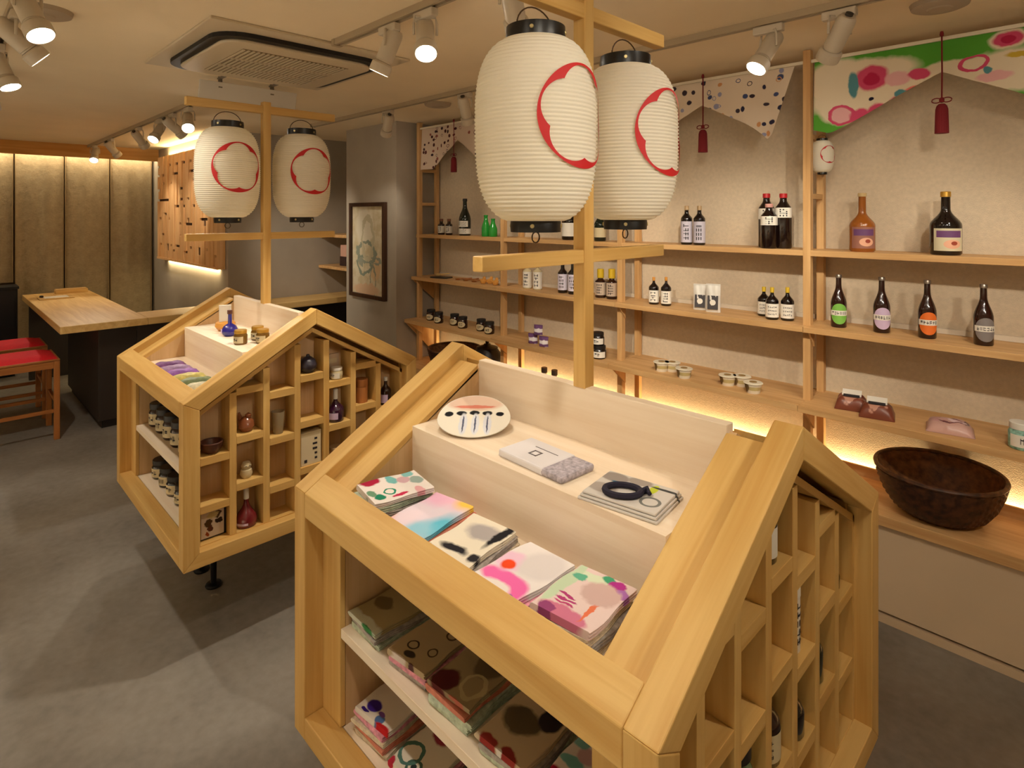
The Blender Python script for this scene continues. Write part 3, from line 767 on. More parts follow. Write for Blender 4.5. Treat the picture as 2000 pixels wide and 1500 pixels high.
# ------------------------------------------------------------------ baskets on the bench
def basket_mat(nm, a, b):
    m, nt, bs = newmat(nm)
    N, L = nt.nodes.new, nt.links.new
    tc = N('ShaderNodeTexCoord'); n = N('ShaderNodeTexNoise'); n.inputs['Scale'].default_value = 38; n.inputs['Detail'].default_value = 5
    L(tc.outputs['Object'], n.inputs['Vector'])
    cr = N('ShaderNodeValToRGB'); cr.color_ramp.elements[0].position = .35; cr.color_ramp.elements[0].color = lin(a); cr.color_ramp.elements[1].position = .7; cr.color_ramp.elements[1].color = lin(b)
    L(n.outputs['Fac'], cr.inputs['Fac']); L(cr.outputs[0], bs.inputs['Base Color']); bs.inputs['Roughness'].default_value = .45
    return m
BK = basket_mat('dark_bamboo', (44, 24, 14), (92, 54, 30))
BKI = basket_mat('inner_bamboo', (74, 44, 24), (128, 84, 46))
BKG = basket_mat('green_bamboo', (96, 76, 30), (160, 146, 62))
def basket(x, y, rr, h, label, rz=0):
    t = thing('basket', label, 'basket', (x, y, BENCH_Z), rz)
    k = rr/.215
    po = [(.085*k, 0), (.12*k, .004), (.155*k, .028*h/.17), (.183*k, .07*h/.17), (.203*k, .12*h/.17), (.213*k, .16*h/.17), (.215*k, h)]
    prof = []
    for (a, b), (c, d) in zip(po[:-1], po[1:]):
        for i in range(4): prof.append((a+(c-a)*i/4, b+(d-b)*i/4))
    prof.append(po[-1])
    wv = lambda i, j: .0030*(1 if (i//2+j) % 2 else -1)
    MB().lathe(prof, 112, mod=wv, cap=False).build('outer_weave', BK, t, smooth=True)
    inner = [(max(a-.008, .001), b+.006) for a, b in prof]
    MB().lathe([(0, .007)]+inner, 112, mod=lambda i, j: wv(i, j) if j else 0, cap=False).build('inner_weave', BKI, t, smooth=True)
    MB().tube([(math.cos(2*PI*i/60)*(rr-.004), math.sin(2*PI*i/60)*(rr-.004), h) for i in range(60)], .008, 8, closed=True).build('rim', BK, t, smooth=True)
    rd = random.Random(5)
    for i in range(26):
        a = rd.uniform(0, PI); d = rd.uniform(-.10, .10)*k; l = math.sqrt(max(.002, (.135*k)**2-d*d))
        c, s = math.cos(a), math.sin(a)
        MB().tube([(-l*c-d*s, -l*s+d*c, .036), (-d*s, d*c, .022), (l*c-d*s, l*s+d*c, .036)], .0035, 5).build('base_splint', BKG, t)
    return t
b1 = basket(-.475, 2.822, .215, .172, 'large dark woven bamboo basket on the bench under the right shelves')
b2 = basket(-3.47, 2.822, .20, .17, 'dark woven basket on the bench behind the near display stand roof')
o = thing('iron_pot', 'round black pot beside the dark basket behind the near stand', 'pot', (-3.135, 2.85, BENCH_Z))
MB().lathe([(0, 0), (.06, 0), (.095, .04), (.11, .11), (.10, .18), (.075, .215), (.07, .225)], 32).build('body', M('iron_black', (26, 22, 20), .45, .3), o, smooth=True)
MB().lathe([(0, .250), (.02, .25), (.03, .24), (.075, .226), (.078, .222), (0, .221)], 32).build('lid', MATS['iron_black'], o, smooth=True)
MB().lathe([(0, .250), (.010, .25), (.014, .262), (.008, .27), (0, .27)], 16).build('knob', MATS['iron_black'], o, smooth=True)

# ------------------------------------------------------------------ goods: builders
GB = M('black_glass', (16, 9, 9), .12, coat=.5); GBR = M('brown_glass', (40, 16, 12), .12, coat=.4); GG = M('green_glass', (34, 150, 52), .15, coat=.4)
GDK = M('dark_green_glass', (14, 26, 18), .12, coat=.5); GAM = M('amber_glass', (150, 84, 28), .15, coat=.4); GCL = M('pale_glass', (206, 190, 150), .15, coat=.3)
GBL = M('blue_glass', (34, 30, 130), .1, coat=.6); GRD = M('red_glass', (110, 24, 34), .12, coat=.5)
LWH = M('label_white', (232, 226, 214), .6); LCR = M('label_cream', (204, 188, 150), .6); LLI = M('label_lilac', (200, 176, 206), .6); LGN = M('label_green', (118, 178, 72), .6); LOR = M('label_orange', (228, 112, 36), .6); LGY = M('label_grey', (126, 118, 116), .6)
LPU = M('label_purple', (104, 62, 108), .6); INK = M('print_ink', (34, 30, 38), .6); INKR = M('print_red', (176, 34, 30), .6)
CRD = M('cap_red', (178, 30, 36), .4); CYL = M('cap_yellow', (206, 170, 30), .45); COR = M('cap_orange', (196, 132, 48), .45); CGD = M('cap_gold', (206, 160, 70), .3, .7); CBK = M('cap_black', (26, 22, 20), .45); CTN = M('cap_tan', (176, 146, 106), .5); CWH = M('cap_white', (228, 222, 210), .45); CSL = M('cap_silver', (150, 140, 130), .3, .8)
FACE = -PI/2+R(22)                                     # goods on the shelves are turned a little to the room
def wrap(mb, r, z0, z1, a0, a1, seg=14, off=.0007):
    v, f = [], []
    for i in range(seg+1):
        a = a0+(a1-a0)*i/seg
        for z in (z0, z1): v.append(((r+off)*math.cos(a), (r+off)*math.sin(a), z))
    for i in range(seg): f.append((2*i, 2*i+2, 2*i+3, 2*i+1))
    return mb.add(v, f)
def oval(mb, r, zc, rz, ra, off=.0009, n=28, ca=FACE):
    v = [((r+off)*math.cos(ca), (r+off)*math.sin(ca), zc)]; f = []
    K = 4
    for k in range(1, K+1):
        for i in range(n):
            t = 2*PI*i/n; a = ca+ra*k/K*math.cos(t)
            v.append(((r+off)*math.cos(a), (r+off)*math.sin(a), zc+rz*k/K*math.sin(t)))
    for i in range(n):
        j = (i+1) % n
        f.append((0, 1+i, 1+j))
        for k in range(K-1): f.append((1+k*n+i, 1+(k+1)*n+i, 1+(k+1)*n+j, 1+k*n+j))
    return mb.add(v, f)
def glyphs(mb, r, zc, h, a0, a1, n, seed, off=.0016, col=False):
    """small brush-like strokes standing for lettering too small to read"""
    rd = random.Random(seed)
    for i in range(n):
        if col: ac = (a0+a1)/2; zz = zc+h/2-h*(i+.5)/n; ch = h/n*.72; ca = (a1-a0)*.5
        else: ac = a0+(a1-a0)*(i+.5)/n; zz = zc; ch = h; ca = (a1-a0)/n*.36
        for k in range(3):
            if rd.random() < .5: wrap(mb, r, zz-ch/2, zz+ch/2, ac-ca+ca*k*.8, ac-ca+ca*(k*.8+.34), 1, off)
            else:
                q = zz-ch/2+ch*rd.random()*.8; wrap(mb, r, q, q+ch*.2, ac-ca, ac+ca, 2, off)
    return mb
def spot_of(px, ytop, Y, z):
    p = at(px, 500, Y=Y); d = p.x*-math.sin(YAW)+p.y*math.cos(YAW)
    return Vector((p.x, Y, z)), (CAM_Z+(HORIZON-ytop)*d/F_PX)-z
def bottle(name, label, loc, h, r, glass, cap, neck=.33, sh=(.55, .72), caph=.07, labels=(), cat='bottle', group=None, seed=1, capr=None, neckmat=None, rz=0):
    t = thing(name, label, cat, loc, rz, group)
    rn = r*neck; z1, z2 = h*sh[0], h*sh[1]
    prof = [(0, 0), (r*.9, 0), (r, r*.14), (r, z1)]
    for i in range(1, 9):
        q = i/8; s = (1-math.cos(PI*q))/2; prof.append((r+(rn-r)*s, z1+(z2-z1)*q))
    zt = h*(1-caph)
    prof += [(rn*.96, zt-.004), (rn, zt), (0, zt)]
    MB().lathe(prof, 28).build('glass', glass, t, smooth=True)
    cr = capr*r if capr else rn*1.12
    MB().lathe([(cr*.97, zt-h*.012), (cr, zt-h*.01), (cr, h-.002), (cr*.9, h), (0, h)], 20).build('cap', cap, t, smooth=True)
    for (kind, a, b, m, extra) in labels:
        if kind == 'band': lb = wrap(MB(), r, h*a, h*b, FACE-1.75, FACE+1.75, 20).build('label_sheet', m, t, smooth=True)
        elif kind == 'patch': lb = wrap(MB(), r, h*a, h*b, FACE-1.0, FACE+1.0, 14).build('label_sheet', m, t, smooth=True)
        elif kind == 'oval': lb = oval(MB(), r, h*(a+b)/2, h*(b-a)/2, 1.15).build('label_sheet', m, t, smooth=True)
        if extra == 'rows':
            g = MB()
            for q in (.25, .5, .75): glyphs(g, r, h*(a+(b-a)*q), h*(b-a)*.13, FACE-.7, FACE+.7, 5, seed+int(q*10))
            g.build('print', INK, lb)
        elif extra == 'column': glyphs(MB(), r, h*(a+b)/2, h*(b-a)*.8, FACE-.45, FACE+.45, 4, seed, col=True).build('print', INK, lb)
        elif extra == 'bar':
            wrap(MB(), r, h*(a+(b-a)*.42), h*(a+(b-a)*.66), FACE-1.22, FACE+1.22, 14, .0014).build('name_band', LWH, lb, smooth=True)
            glyphs(MB(), r, h*(a+(b-a)*.54), h*(b-a)*.15, FACE-.95, FACE+.95, 6, seed, off=.0020).build('print', INK, lb)
        elif extra == 'flower':
            oval(MB(), r, h*(a+(b-a)*.3), h*(b-a)*.2, .55, .0013, ca=FACE+.2).build('fruit_print', M('fruit_print', (226, 170, 140), .6), lb, smooth=True)
            oval(MB(), r, h*(a+(b-a)*.34), h*(b-a)*.09, .2, .0017, ca=FACE+.3).build('fruit_print', M('fruit_core', (150, 60, 40), .6), lb, smooth=True)
            wrap(MB(), r, h*(a+(b-a)*.6), h*(a+(b-a)*.9), FACE-.8, FACE+.8, 10, .0013).build('title_panel', LPU, lb, smooth=True)
    return t
def jar(name, label, loc, h, r, body, lid, lab=None, cat='jar', group=None, lidh=.24, shape='round', seed=1, rz=0, top=None):
    t = thing(name, label, cat, loc, rz, group)
    zl = h*(1-lidh)
    MB().lathe([(0, 0), (r*.88, 0), (r, r*.16), (r, zl*.82), (r*.86, zl*.97), (r*.84, zl), (0, zl)], 24).build('body', body, t, smooth=True)
    MB().lathe([(r*.88, zl-.001), (r*.93, zl), (r*.93, h-.002), (r*.88, h), (0, h)], 24).build('lid', lid, t, smooth=True)
    if lab:
        if shape == 'oval': lb = oval(MB(), r, zl*.47, zl*.33, .95).build('label_sheet', lab, t, smooth=True)
        else: lb = wrap(MB(), r, zl*.16, zl*.76, FACE-1.2, FACE+1.2, 14).build('label_sheet', lab, t, smooth=True)
        glyphs(MB(), r, zl*.47, zl*.3, FACE-.4, FACE+.4, 2, seed).build('print', INK, lb)
    return t
def pillow(name, label, loc, w, d, h, mat, cat, rz=0, tilt=0, group=None, lab=None, seed=1, crimp=.0):
    """soft flat package lying or standing: w along x, d along y, thickness h"""
    t = thing(name, label, cat, loc, rz, group)
    rd = random.Random(seed); n = 12; v, f = [], []
    for s in (1, 0):
        for i in range(n+1):
            for j in range(n+1):
                u, q = -1+2*i/n, -1+2*j/n
                e = (max(0, 1-abs(u)**3.5)*max(0, 1-abs(q)**3.5))**.55
                wob = 1+.12*math.sin(u*5+seed)*math.cos(q*6+seed*2)
                z = h*(.10+.90*e*wob) if s else h*.02*(1-e)
                v.append((u*w/2*(1-crimp*e*.2), q*d/2, z))
    n1 = (n+1)**2
    for i in range(n):
        for j in range(n):
            a = i*(n+1)+j; b = a+n+1; f += [(a, b, b+1, a+1), (n1+a, n1+a+1, n1+b+1, n1+b)]
    for i in range(n):
        for j in (0, n): a = i*(n+1)+j; b = a+n+1; f.append((a, b, n1+b, n1+a)); a = j*(n+1)+i; b = a+1; f.append((a, b, n1+b, n1+a))
    o = MB().add(v, f)
    if tilt: o.xf(Matrix.Translation((0, 0, d/2*math.sin(tilt))) @ Matrix.Rotation(tilt, 4, 'X'))
    o.build('wrapper', mat, t, smooth=True)
    if lab:
        g = MB().box(-w*.24, w*.24, -d*.2, d*.24, h*1.0, h*1.08)
        if tilt: g.xf(Matrix.Translation((0, 0, d/2*math.sin(tilt))) @ Matrix.Rotation(tilt, 4, 'X'))
        g.build('label_sheet', lab, t)
    return t
def pouch(name, label, loc, w, h, th, mat, cat='pouch', rz=0, group=None, window=None, seed=1):
    """standing bag with a folded bottom and a flat sealed top"""
    t = thing(name, label, cat, loc, rz, group)
    n, m = 10, 8; v, f = [], []
    for s in (-1, 1):
        for j in range(m+1):
            q = j/m; hh = th/2*(1-q)**.7*(.5+.5*min(1, q*5))+.0012
            for i in range(n+1):
                u = -1+2*i/n
                v.append((u*w/2*(1-.04*math.sin(q*PI)), s*hh*max(.05, (1-abs(u)**4))+.002*math.sin(u*7+q*5+seed), h*q))
    n1 = (n+1)*(m+1)
    for j in range(m):
        for i in range(n):
            a = j*(n+1)+i; b = a+n+1; f += [(a, a+1, b+1, b), (n1+a, n1+b, n1+b+1, n1+a+1)]
    for j in range(m):
        for i in (0, n): a = j*(n+1)+i; b = a+n+1; f.append((a, b, n1+b, n1+a))
    for i in range(n):
        for j in (0, m): a = j*(n+1)+i; f.append((a, a+1, n1+a+1, n1+a))
    MB().add(v, f).build('bag', mat, t, smooth=True)
    MB().box(-w*.48, w*.48, -.004, .004, h*.985, h*1.03).build('seal', mat, t)
    if window:
        MB().box(-w*.36, w*.36, -.001, .001, -h*.25, h*.25).xf(Matrix.Translation((0, -th*.40, h*.36)) @ Matrix.Rotation(R(-8), 4, 'X')).build('window_print', window, t)
        MB().lathe([(0, 0), (w*.2, 0), (w*.2, .0012), (0, .0012)], 20).xf(Matrix.Translation((0, -th*.40-.001, h*.36)) @ Matrix.Rotation(R(82), 4, 'X')).build('round_print', LWH, t)
    return t

# ------------------------------------------------------------------ goods on the top shelf
Y1, Y2, Y3 = 2.895, 2.875, 2.815
for px, lb in ((862, 'left of the two small brown-capped bottles at the left end of the top shelf'), (877, 'right of the two small brown-capped bottles at the left end of the top shelf')):
    l, h = spot_of(px, 424, Y1, Z1)
    bottle('sauce_bottle', lb, l, .125, .027, GBR, M('cap_brown', (120, 70, 40), .5), .5, (.62, .74), .14, [('band', .12, .55, LWH, 'column')], group='small brown-capped bottles', seed=px)
l, h = spot_of(908, 388, Y1, Z1)
bottle('sake_bottle', 'tall black-green sake bottle with white label on the left end of the top shelf', l, h, .046, GDK, CBK, .34, (.42, .82), .06, [('band', .05, .19, LWH, 'rows'), ('patch', .24, .40, LWH, 'rows')], seed=4)
for px, yt, lb in ((949, 420, 'left of the two bright green bottles beside the biggest lantern'), (963, 427, 'right of the two bright green bottles beside the biggest lantern')):
    l, h = spot_of(px, yt, Y1, Z1)
    bottle('green_bottle', lb, l, h, .032, GG, GG, .45, (.35, .85), .05, [], group='bright green bottles')
l, h = spot_of(1112, 415, Y1, Z1)
bottle('sake_bottle', 'dark bottle with a big white label seen under the biggest lantern', l, h+.06, .048, GB, CBK, .34, (.5, .8), .06, [('band', .1, .46, LWH, None)])
l, h = spot_of(1172, 425, Y1, Z1)
bottle('sake_bottle', 'green-based bottle with pale label peeping between the two big lanterns', l, h+.05, .036, GDK, CBK, .38, (.5, .8), .06, [('band', .12, .42, LCR, None)])
for px, lb in ((1341, 'left of the two dark pale-labelled bottles right of the big lanterns'), (1366, 'right of the two dark pale-labelled bottles right of the big lanterns')):
    l, h = spot_of(px, 402, Y1, Z1)
    bottle('ponzu_bottle', lb, l, h, .030, GB, CTN, .36, (.66, .82), .10, [('band', .06, .60, M('label_lavender', (196, 190, 204), .6), 'column')], group='dark bottles with pale labels', seed=px)
SOY = M('soy_pet', (22, 10, 9), .18, coat=.5)
for px, yt, yy, lb in ((1497, 378, 2.945, 'red-capped soy bottle at the back left of the three big dark bottles'), (1530, 378, 2.90, 'right big red-capped dark soy bottle beside the shelf post'), (1502, 398, 2.855, 'front big dark soy bottle with white label, left of the shelf post')):
    l, h = spot_of(px, yt, yy, Z1)
    bottle('soy_bottle', lb, l, h, .0375, SOY, CRD if yt < 390 else M('cap_pinkish', (206, 150, 140), .5), .42, (.70, .88), .07, [('band', .56 if px == 1530 else .52, .74 if px == 1530 else .72, LWH, 'column')], group='big soy bottles', seed=px)
l, h = spot_of(1684, 377, 2.90, Z1)
t = bottle('plum_wine_bottle', 'amber plum wine bottle with purple fruit label on the top shelf', l, h, .050, GAM, M('neck_clear', (206, 178, 128), .2), .30, (.44, .68), .05, [('patch', .06, .42, M('label_brownish', (150, 100, 84), .6), 'flower')])
l, h = spot_of(1847, 374, 2.90, Z1)
t = bottle('plum_wine_bottle', 'black plum wine bottle with gold cap and pictured label on the top shelf', l, h, .054, GB, CGD, .30, (.46, .72), .075, [('patch', .07, .42, M('label_art', (206, 196, 164), .6), 'flower')])

# ------------------------------------------------------------------ goods on the middle shelf
for px, lb in ((1030, 'left of the two squat white-labelled bottles under the lantern arm'), (1050, 'right of the two squat white-labelled bottles under the lantern arm')):
    l, h = spot_of(px, 516, Y2, Z2)
    bottle('vinegar_bottle', lb, l, h, .030, GCL, CTN, .36, (.72, .84), .12, [('band', .05, .70, LWH, 'column')], group='squat white-labelled bottles', seed=px)
for px, lb in ((1099, 'left of the two dark-footed white-labelled bottles left of the lantern post'), (1119, 'right of the two dark-footed white-labelled bottles left of the lantern post')):
    l, h = spot_of(px, 510, Y2, Z2)
    bottle('dressing_bottle', lb, l, h, .031, GB, CBK, .40, (.62, .78), .10, [('band', .10, .60, M('label_pale_lilac', (218, 210, 226), .6), 'column')], group='dark-footed white-labelled bottles', seed=px)
for px, lb in ((1173, 'left of the two yellow-capped bottles right of the lantern post'), (1195, 'right of the two yellow-capped bottles right of the lantern post')):
    l, h = spot_of(px, 525, Y2, Z2)
    bottle('yuzu_bottle', lb, l, h, .033, GBR, CYL, .5, (.56, .66), .30, [('band', .10, .54, M('label_tan', (190, 170, 150), .6), 'column')], capr=.62, group='yellow-capped bottles', seed=px)
for px, lb in ((1277, 'left of the two small dark orange-necked bottles under the lantern arm end'), (1301, 'right of the two small dark orange-necked bottles under the lantern arm end')):
    l, h = spot_of(px, 541, Y2, Z2)
    bottle('soy_bottle', lb, l, h, .0275, GB, COR, .26, (.60, .82), .12, [('band', .08, .52, LWH, 'column')], group='small dark orange-necked bottles', seed=px)
for px, lb in ((1368, 'left white pouch with dark printed square on the middle shelf'), (1393, 'right white pouch with dark printed square on the middle shelf')):
    l, h = spot_of(px, 556, Y2-(.02 if px > 1380 else 0), Z2)
    pouch('snack_pouch', lb, l, .072, h, .04, M('pouch_white', (224, 220, 212), .45), rz=R(18), group='white pouches on the middle shelf', window=M('pouch_print', (60, 56, 60), .5), seed=px)
for px, yt, yy, lb in ((1492, 560, 2.93, 'back left of the three small yellow-capped soy bottles beside the post'), (1508, 561, 2.86, 'front middle of the three small yellow-capped soy bottles beside the post'), (1538, 561, 2.88, 'right of the three small yellow-capped soy bottles beside the post')):
    l, h = spot_of(px, yt, yy, Z2)
    bottle('soy_bottle', lb, l, h, .029, GB, CYL, .28, (.56, .80), .15, [('band', .08, .50, LWH, 'rows')], group='small yellow-capped soy bottles', seed=px)
for px, yt, m, lb in ((1638, 536, LGN, 'brown beer bottle with round green label'), (1722, 541, LLI, 'brown beer bottle with round lilac label'), (1811, 547, LOR, 'brown beer bottle with round orange label'), (1921, 555, LGY, 'brown beer bottle with round grey label')):
    l, h = spot_of(px, yt, Y2, Z2)
    bottle('beer_bottle', lb, l, h, .0315, GBR, CSL, .36, (.44, .80), .05, [('oval', .07, .46, m, 'bar')], group='beer bottles', seed=px)
# wooden ware at the left end of the middle shelf
o = thing('lacquer_tray', 'small black tray with a wooden scoop at the left end of the middle shelf', 'tray', (at(862, 535, Y=2.87).x, 2.87, Z2), R(15))
MB().prism(rrect(.085, .055, .03), 'z', 0, .008).build('plate', BLACK, o, bevel=.003)
MB().lathe([(0, .012), (.014, .014), (.024, .022), (.026, .030), (.023, .030), (.012, .018), (0, .016)], 20, (-.03, 0, 0)).build('scoop_bowl', CW, o, smooth=True)
MB().tube([(-.01, 0, .026), (.03, .006, .030), (.07, .01, .036)], .005, 8).build('scoop_handle', CW, o, smooth=True)
for i, (px, lb) in enumerate(((893, 'leftmost brown wooden spoon lying on the middle shelf'), (909, 'middle brown wooden spoon lying on the middle shelf'), (925, 'brown wooden spoon lying nearest the yellow wooden pieces'))):
    o = thing('wooden_spoon', lb, 'spoon', (at(px, 540, Y=2.86).x, 2.865, Z2), R(60+i*17), 'wooden spoons')
    MB().lathe([(0, 0), (.016, .002), (.022, .010), (.019, .011), (.010, .006), (0, .005)], 18).build('bowl', STW, o, smooth=True)
    MB().tube([(.018, 0, .008), (.06, .002, .007), (.11, .003, .010)], [.004, .0045, .006], 8).build('handle', STW, o, smooth=True)
for i, (px, lb) in enumerate(((944, 'left yellow wooden bird whistle beside the first inner post'), (957, 'middle yellow wooden bird whistle beside the first inner post'), (968, 'right yellow wooden bird whistle beside the first inner post'))):
    o = thing('wooden_bird', lb, 'figurine', (at(px, 545, Y=2.84+.03*(i % 2)).x, 2.84+.03*(i % 2), Z2), R(40*i), 'yellow wooden birds')
    ym = M('yellow_wood', (214, 150, 66), .5)
    MB().lathe([(0, 0), (.016, .002), (.024, .014), (.023, .028), (.012, .036), (0, .038)], 18).build('body', ym, o, smooth=True)
    MB().lathe([(0, .030), (.010, .034), (.012, .043), (.008, .052), (0, .054)], 14, (.010, 0, 0)).build('head', ym, o, smooth=True)
    MB().tube([(-.018, 0, .02), (-.036, 0, .032)], [.008, .003], 8).build('tail', ym, o, smooth=True)
l = at(986, 545, Y=2.89)
o = thing('white_dish', 'small white dish beside the first inner shelf post', 'dish', (l.x, 2.87, Z2))
MB().lathe([(0, 0), (.018, 0), (.03, .012), (.036, .022), (.033, .022), (.02, .010), (0, .007)], 24).build('bowl', CWH, o, smooth=True)
MB().lathe([(.018, 0), (.018, -.0), (.016, .002), (0, .002)], 20).build('foot_ring', CWH, o, smooth=True)

# ------------------------------------------------------------------ goods on the low shelf
for a, b, c, nm in ((842, 857, LCR, 'leftmost pair'), (888, 904, LCR, 'middle pair'), (940, 956, LCR, 'pair by the first post')):
    for px, sd, dy in ((a, 'left', .03), (b, 'right', 0)):
        l, h = spot_of(px, 600, Y3+dy-.02, Z3)
        jar('jam_jar', '%s jar of the %s of jam jars on the low shelf' % (sd, nm), l, .084, .036, GBR, CBK, c, 'jar', 'dark jam jars', shape='oval', seed=px)
PUR = blobs('purple_pack', (112, 76, 120), [(0, .03, .05, .012, (228, 222, 226)), (-.02, -.02, .02, .02, (60, 40, 70)), (.025, -.02, .02, .022, (206, 196, 214))], plane='xz', warp=.01)
l, h = spot_of(1041, 646, Y3-.03, Z3)
pouch('bean_pouch', 'lower left purple and white pouch of the little pyramid on the low shelf', l, .065, .062, .05, PUR, rz=R(20), group='purple pouches', seed=1)
l2, h = spot_of(1062, 650, Y3-.05, Z3)
pouch('bean_pouch', 'lower right purple and white pouch of the little pyramid on the low shelf', l2, .065, .062, .05, PUR, rz=R(14), group='purple pouches', seed=2)
pouch('bean_pouch', 'purple and white pouch standing on the two other pouches', ((l.x+l2.x)/2, Y3-.04, Z3+.0645), .06, .062, .045, PUR, rz=R(20), group='purple pouches', seed=3)
l, h = spot_of(1170, 664, Y3-.04, Z3)
jar('miso_jar', 'lower dark jar with white label right of the lantern post', (l.x, l.y, Z3), .074, .042, GB, CBK, LWH, 'jar', 'stacked miso jars', seed=5)
jar('miso_jar', 'upper dark jar stacked on the jar right of the lantern post', (l.x-.012, l.y+.004, Z3+.074), .074, .038, GB, CBK, LWH, 'jar', 'stacked miso jars', seed=6)
CUPM = blobs('cup_print', (224, 212, 190), [(0, .02, .05, .008, (196, 176, 120)), (-.03, .02, .012, .02, (120, 96, 60))], plane='xz')
for k, (pl, nm) in enumerate((((1292, 1313, 1336), 'left'), ((1421, 1449, 1471), 'right'))):
    for px, w, dy, up in ((pl[0], 'left', 0, 0), (pl[2], 'right', -.035, 0), (pl[1], 'middle', .035, .02)):
        l, h = spot_of(px, 700, Y3-.03+dy, Z3)
        t = thing('dessert_cup', '%s foil-topped cup in the %s group of white cups on the low shelf' % (w, nm), 'cup', (l.x, l.y, Z3), R(30), 'white dessert cups')
        t.scale = (1.22, 1.22, 1.22)
        MB().lathe([(0, 0), (.024, 0), (.032, .036), (0, .036)], 24).build('cup', CUPM, t, smooth=True)
        MB().lathe([(0, .0405), (.033, .0405), (.0355, .0385), (.0355, .037), (0, .0362)], 24).build('lid', M('foil_lid', (230, 220, 196), .4), t, smooth=True)
        MB().lathe([(0, 0), (.014, 0), (.014, .0012), (0, .0012)], 16, (0, 0, .0407)).build('lid_print', M('lid_print', (150, 120, 70), .5), t)
for px, yt, dy, lb in ((1664, 752, .02, 'left brown bag of sweets with a white card on the low shelf'), (1713, 765, -.02, 'right brown bag of sweets with a white card on the low shelf')):
    l, h = spot_of(px, yt, Y3+dy, Z3)
    t = pillow('sweets_bag', lb, l, .125, .11, .058, blobs('sweets_print', (116, 62, 44), [(-.03, 0, .02, .02, (170, 110, 90)), (.03, .02, .02, .02, (90, 40, 30)), (0, -.03, .03, .015, (180, 130, 110))], warp=.03, rough=.3), 'bag', R(12), 0, 'brown sweets bags', seed=px)
    MB().box(-.036, .036, -.012, .042, .062, .064).xf(Matrix.Rotation(R(14), 4, 'X')).build('card', LWH, t)
    MB().box(-.030, .030, -.034, -.014, .056, .062).build('dark_strip', INK, t)
l, h = spot_of(1855, 800, Y3-.01, Z3)
t = pillow('sweets_bag', 'flat pink clear bag of sweets lying on the low shelf above the basket', l, .15, .12, .042, blobs('pink_sweets', (190, 150, 140), [(0, 0, -.05, .03, (110, 60, 66)), (.05, .01, .012, .03, (90, 50, 60)), (.02, 0, .03, .02, (226, 196, 200)), (-.05, 0, .02, .03, (190, 140, 140))], warp=.02, rough=.3), 'bag', R(10), seed=9)
MB().box(-.073, -.055, -.055, .055, .003, .006).build('seal_strip', M('clear_seal', (220, 196, 190), .3), t)
l, h = spot_of(1994, 824, Y3-.04, Z3)
jar('seaweed_jar', 'small green and white jar at the right edge of the low shelf', l, h, .036, M('green_print', (140, 186, 170), .5, noise=.5, nscale=60), CWH, LWH, 'jar', None)
for px, lb in ((1063, 'left small dark-lidded bottle behind the near stand ridge'), (1083, 'right small dark-lidded bottle behind the near stand ridge')):
    p = at(px, 720, Y=2.83)
    bottle('spice_bottle', lb, (p.x, 2.83, BENCH_Z), .188, .032, GCL, M('cap_brownblack', (62, 44, 32), .5), .5, (.62, .76), .16, [('band', .1, .5, LCR, 'rows')], group='dark-lidded bottles on the bench', capr=.62, seed=px)

# ------------------------------------------------------------------ printed cloths on the near stand
def folded(label, x, y, z, w, d, th, mat, rz, group=None, paper=None, name='folded_cloth', seed=1):
    """one folded towel: four soft layers with a rounded fold along one side"""
    t = thing(name, label, 'cloth', (x, y, z), rz, group)
    n = 3; lt = th/n
    prof = []
    for k in range(n):                                   # the stepped, rounded edge of the layers, seen in the x-z plane
        prof += [(w/2-.003, k*lt+.0006), (w/2, k*lt+lt*.35), (w/2, k*lt+lt*.65), (w/2-.003, (k+1)*lt-.0004)]
    left = []
    for i in range(9):
        a = PI/2+PI*i/8; left.append((-w/2+th/2+th/2*math.cos(a), th/2+th/2*math.sin(a)*.98))
    poly = prof+left
    m = MB(); k = len(poly); v, f = [], []; rows = 9
    for j in range(rows):
        q = -1+2*j/(rows-1)
        for (px_, pz) in poly: v.append((px_+.002*math.sin(q*4+seed), q*d/2*(1-.012*math.sin(pz*400+seed)), pz+.0022*(pz/th)*math.sin(q*3.1+px_*22+seed)))
    for j in range(rows-1):
        for i in range(k): f.append((j*k+i, j*k+(i+1) % k, (j+1)*k+(i+1) % k, (j+1)*k+i))
    f += [tuple(range(k-1, -1, -1)), tuple((rows-1)*k+i for i in range(k))]
    m.add(v, f).build('layers', mat, t, smooth=True)
    if paper:
        c, (x0, x1, y0, y1) = paper
        MB().box(x0, x1, y0, y1, th+.0006, th+.0016).build('paper_band', c, t)
    return t
PAPERB = M('band_paper', (222, 214, 214), .6)
W_ = (232, 224, 220)
C1 = blobs('cloth_teal_red', W_, [(.02, -.02, -.016, .014, (44, 138, 110)), (.035, -.05, .014, .012, (30, 130, 100)), (-.02, .03, .02, .016, (206, 170, 180)), (.0, .055, .022, .014, (150, 170, 164)), (-.035, .005, .022, .012, (120, 186, 186)), (.045, -.005, .006, .02, (190, 40, 80)), (-.05, -.045, .024, .024, (168, 20, 60)), (-.045, .05, .018, .014, (130, 190, 190)), (.05, .04, .02, .01, (226, 170, 176)), (.012, -.062, .016, .01, (110, 150, 120))], warp=.006, wscale=50)
C2 = blobs('cloth_watercolour', (228, 216, 232), [(.0, .075, .06, .03, (242, 196, 220)), (-.035, .06, .035, .03, (236, 186, 216)), (.05, .075, .03, .022, (246, 206, 90)), (.055, -.03, .03, .05, (104, 196, 226)), (.03, -.06, .03, .025, (150, 206, 230)), (-.06, -.07, .022, .022, (250, 140, 50)), (-.03, -.03, .03, .04, (236, 218, 232))], warp=.02, wscale=14, soft=.5)
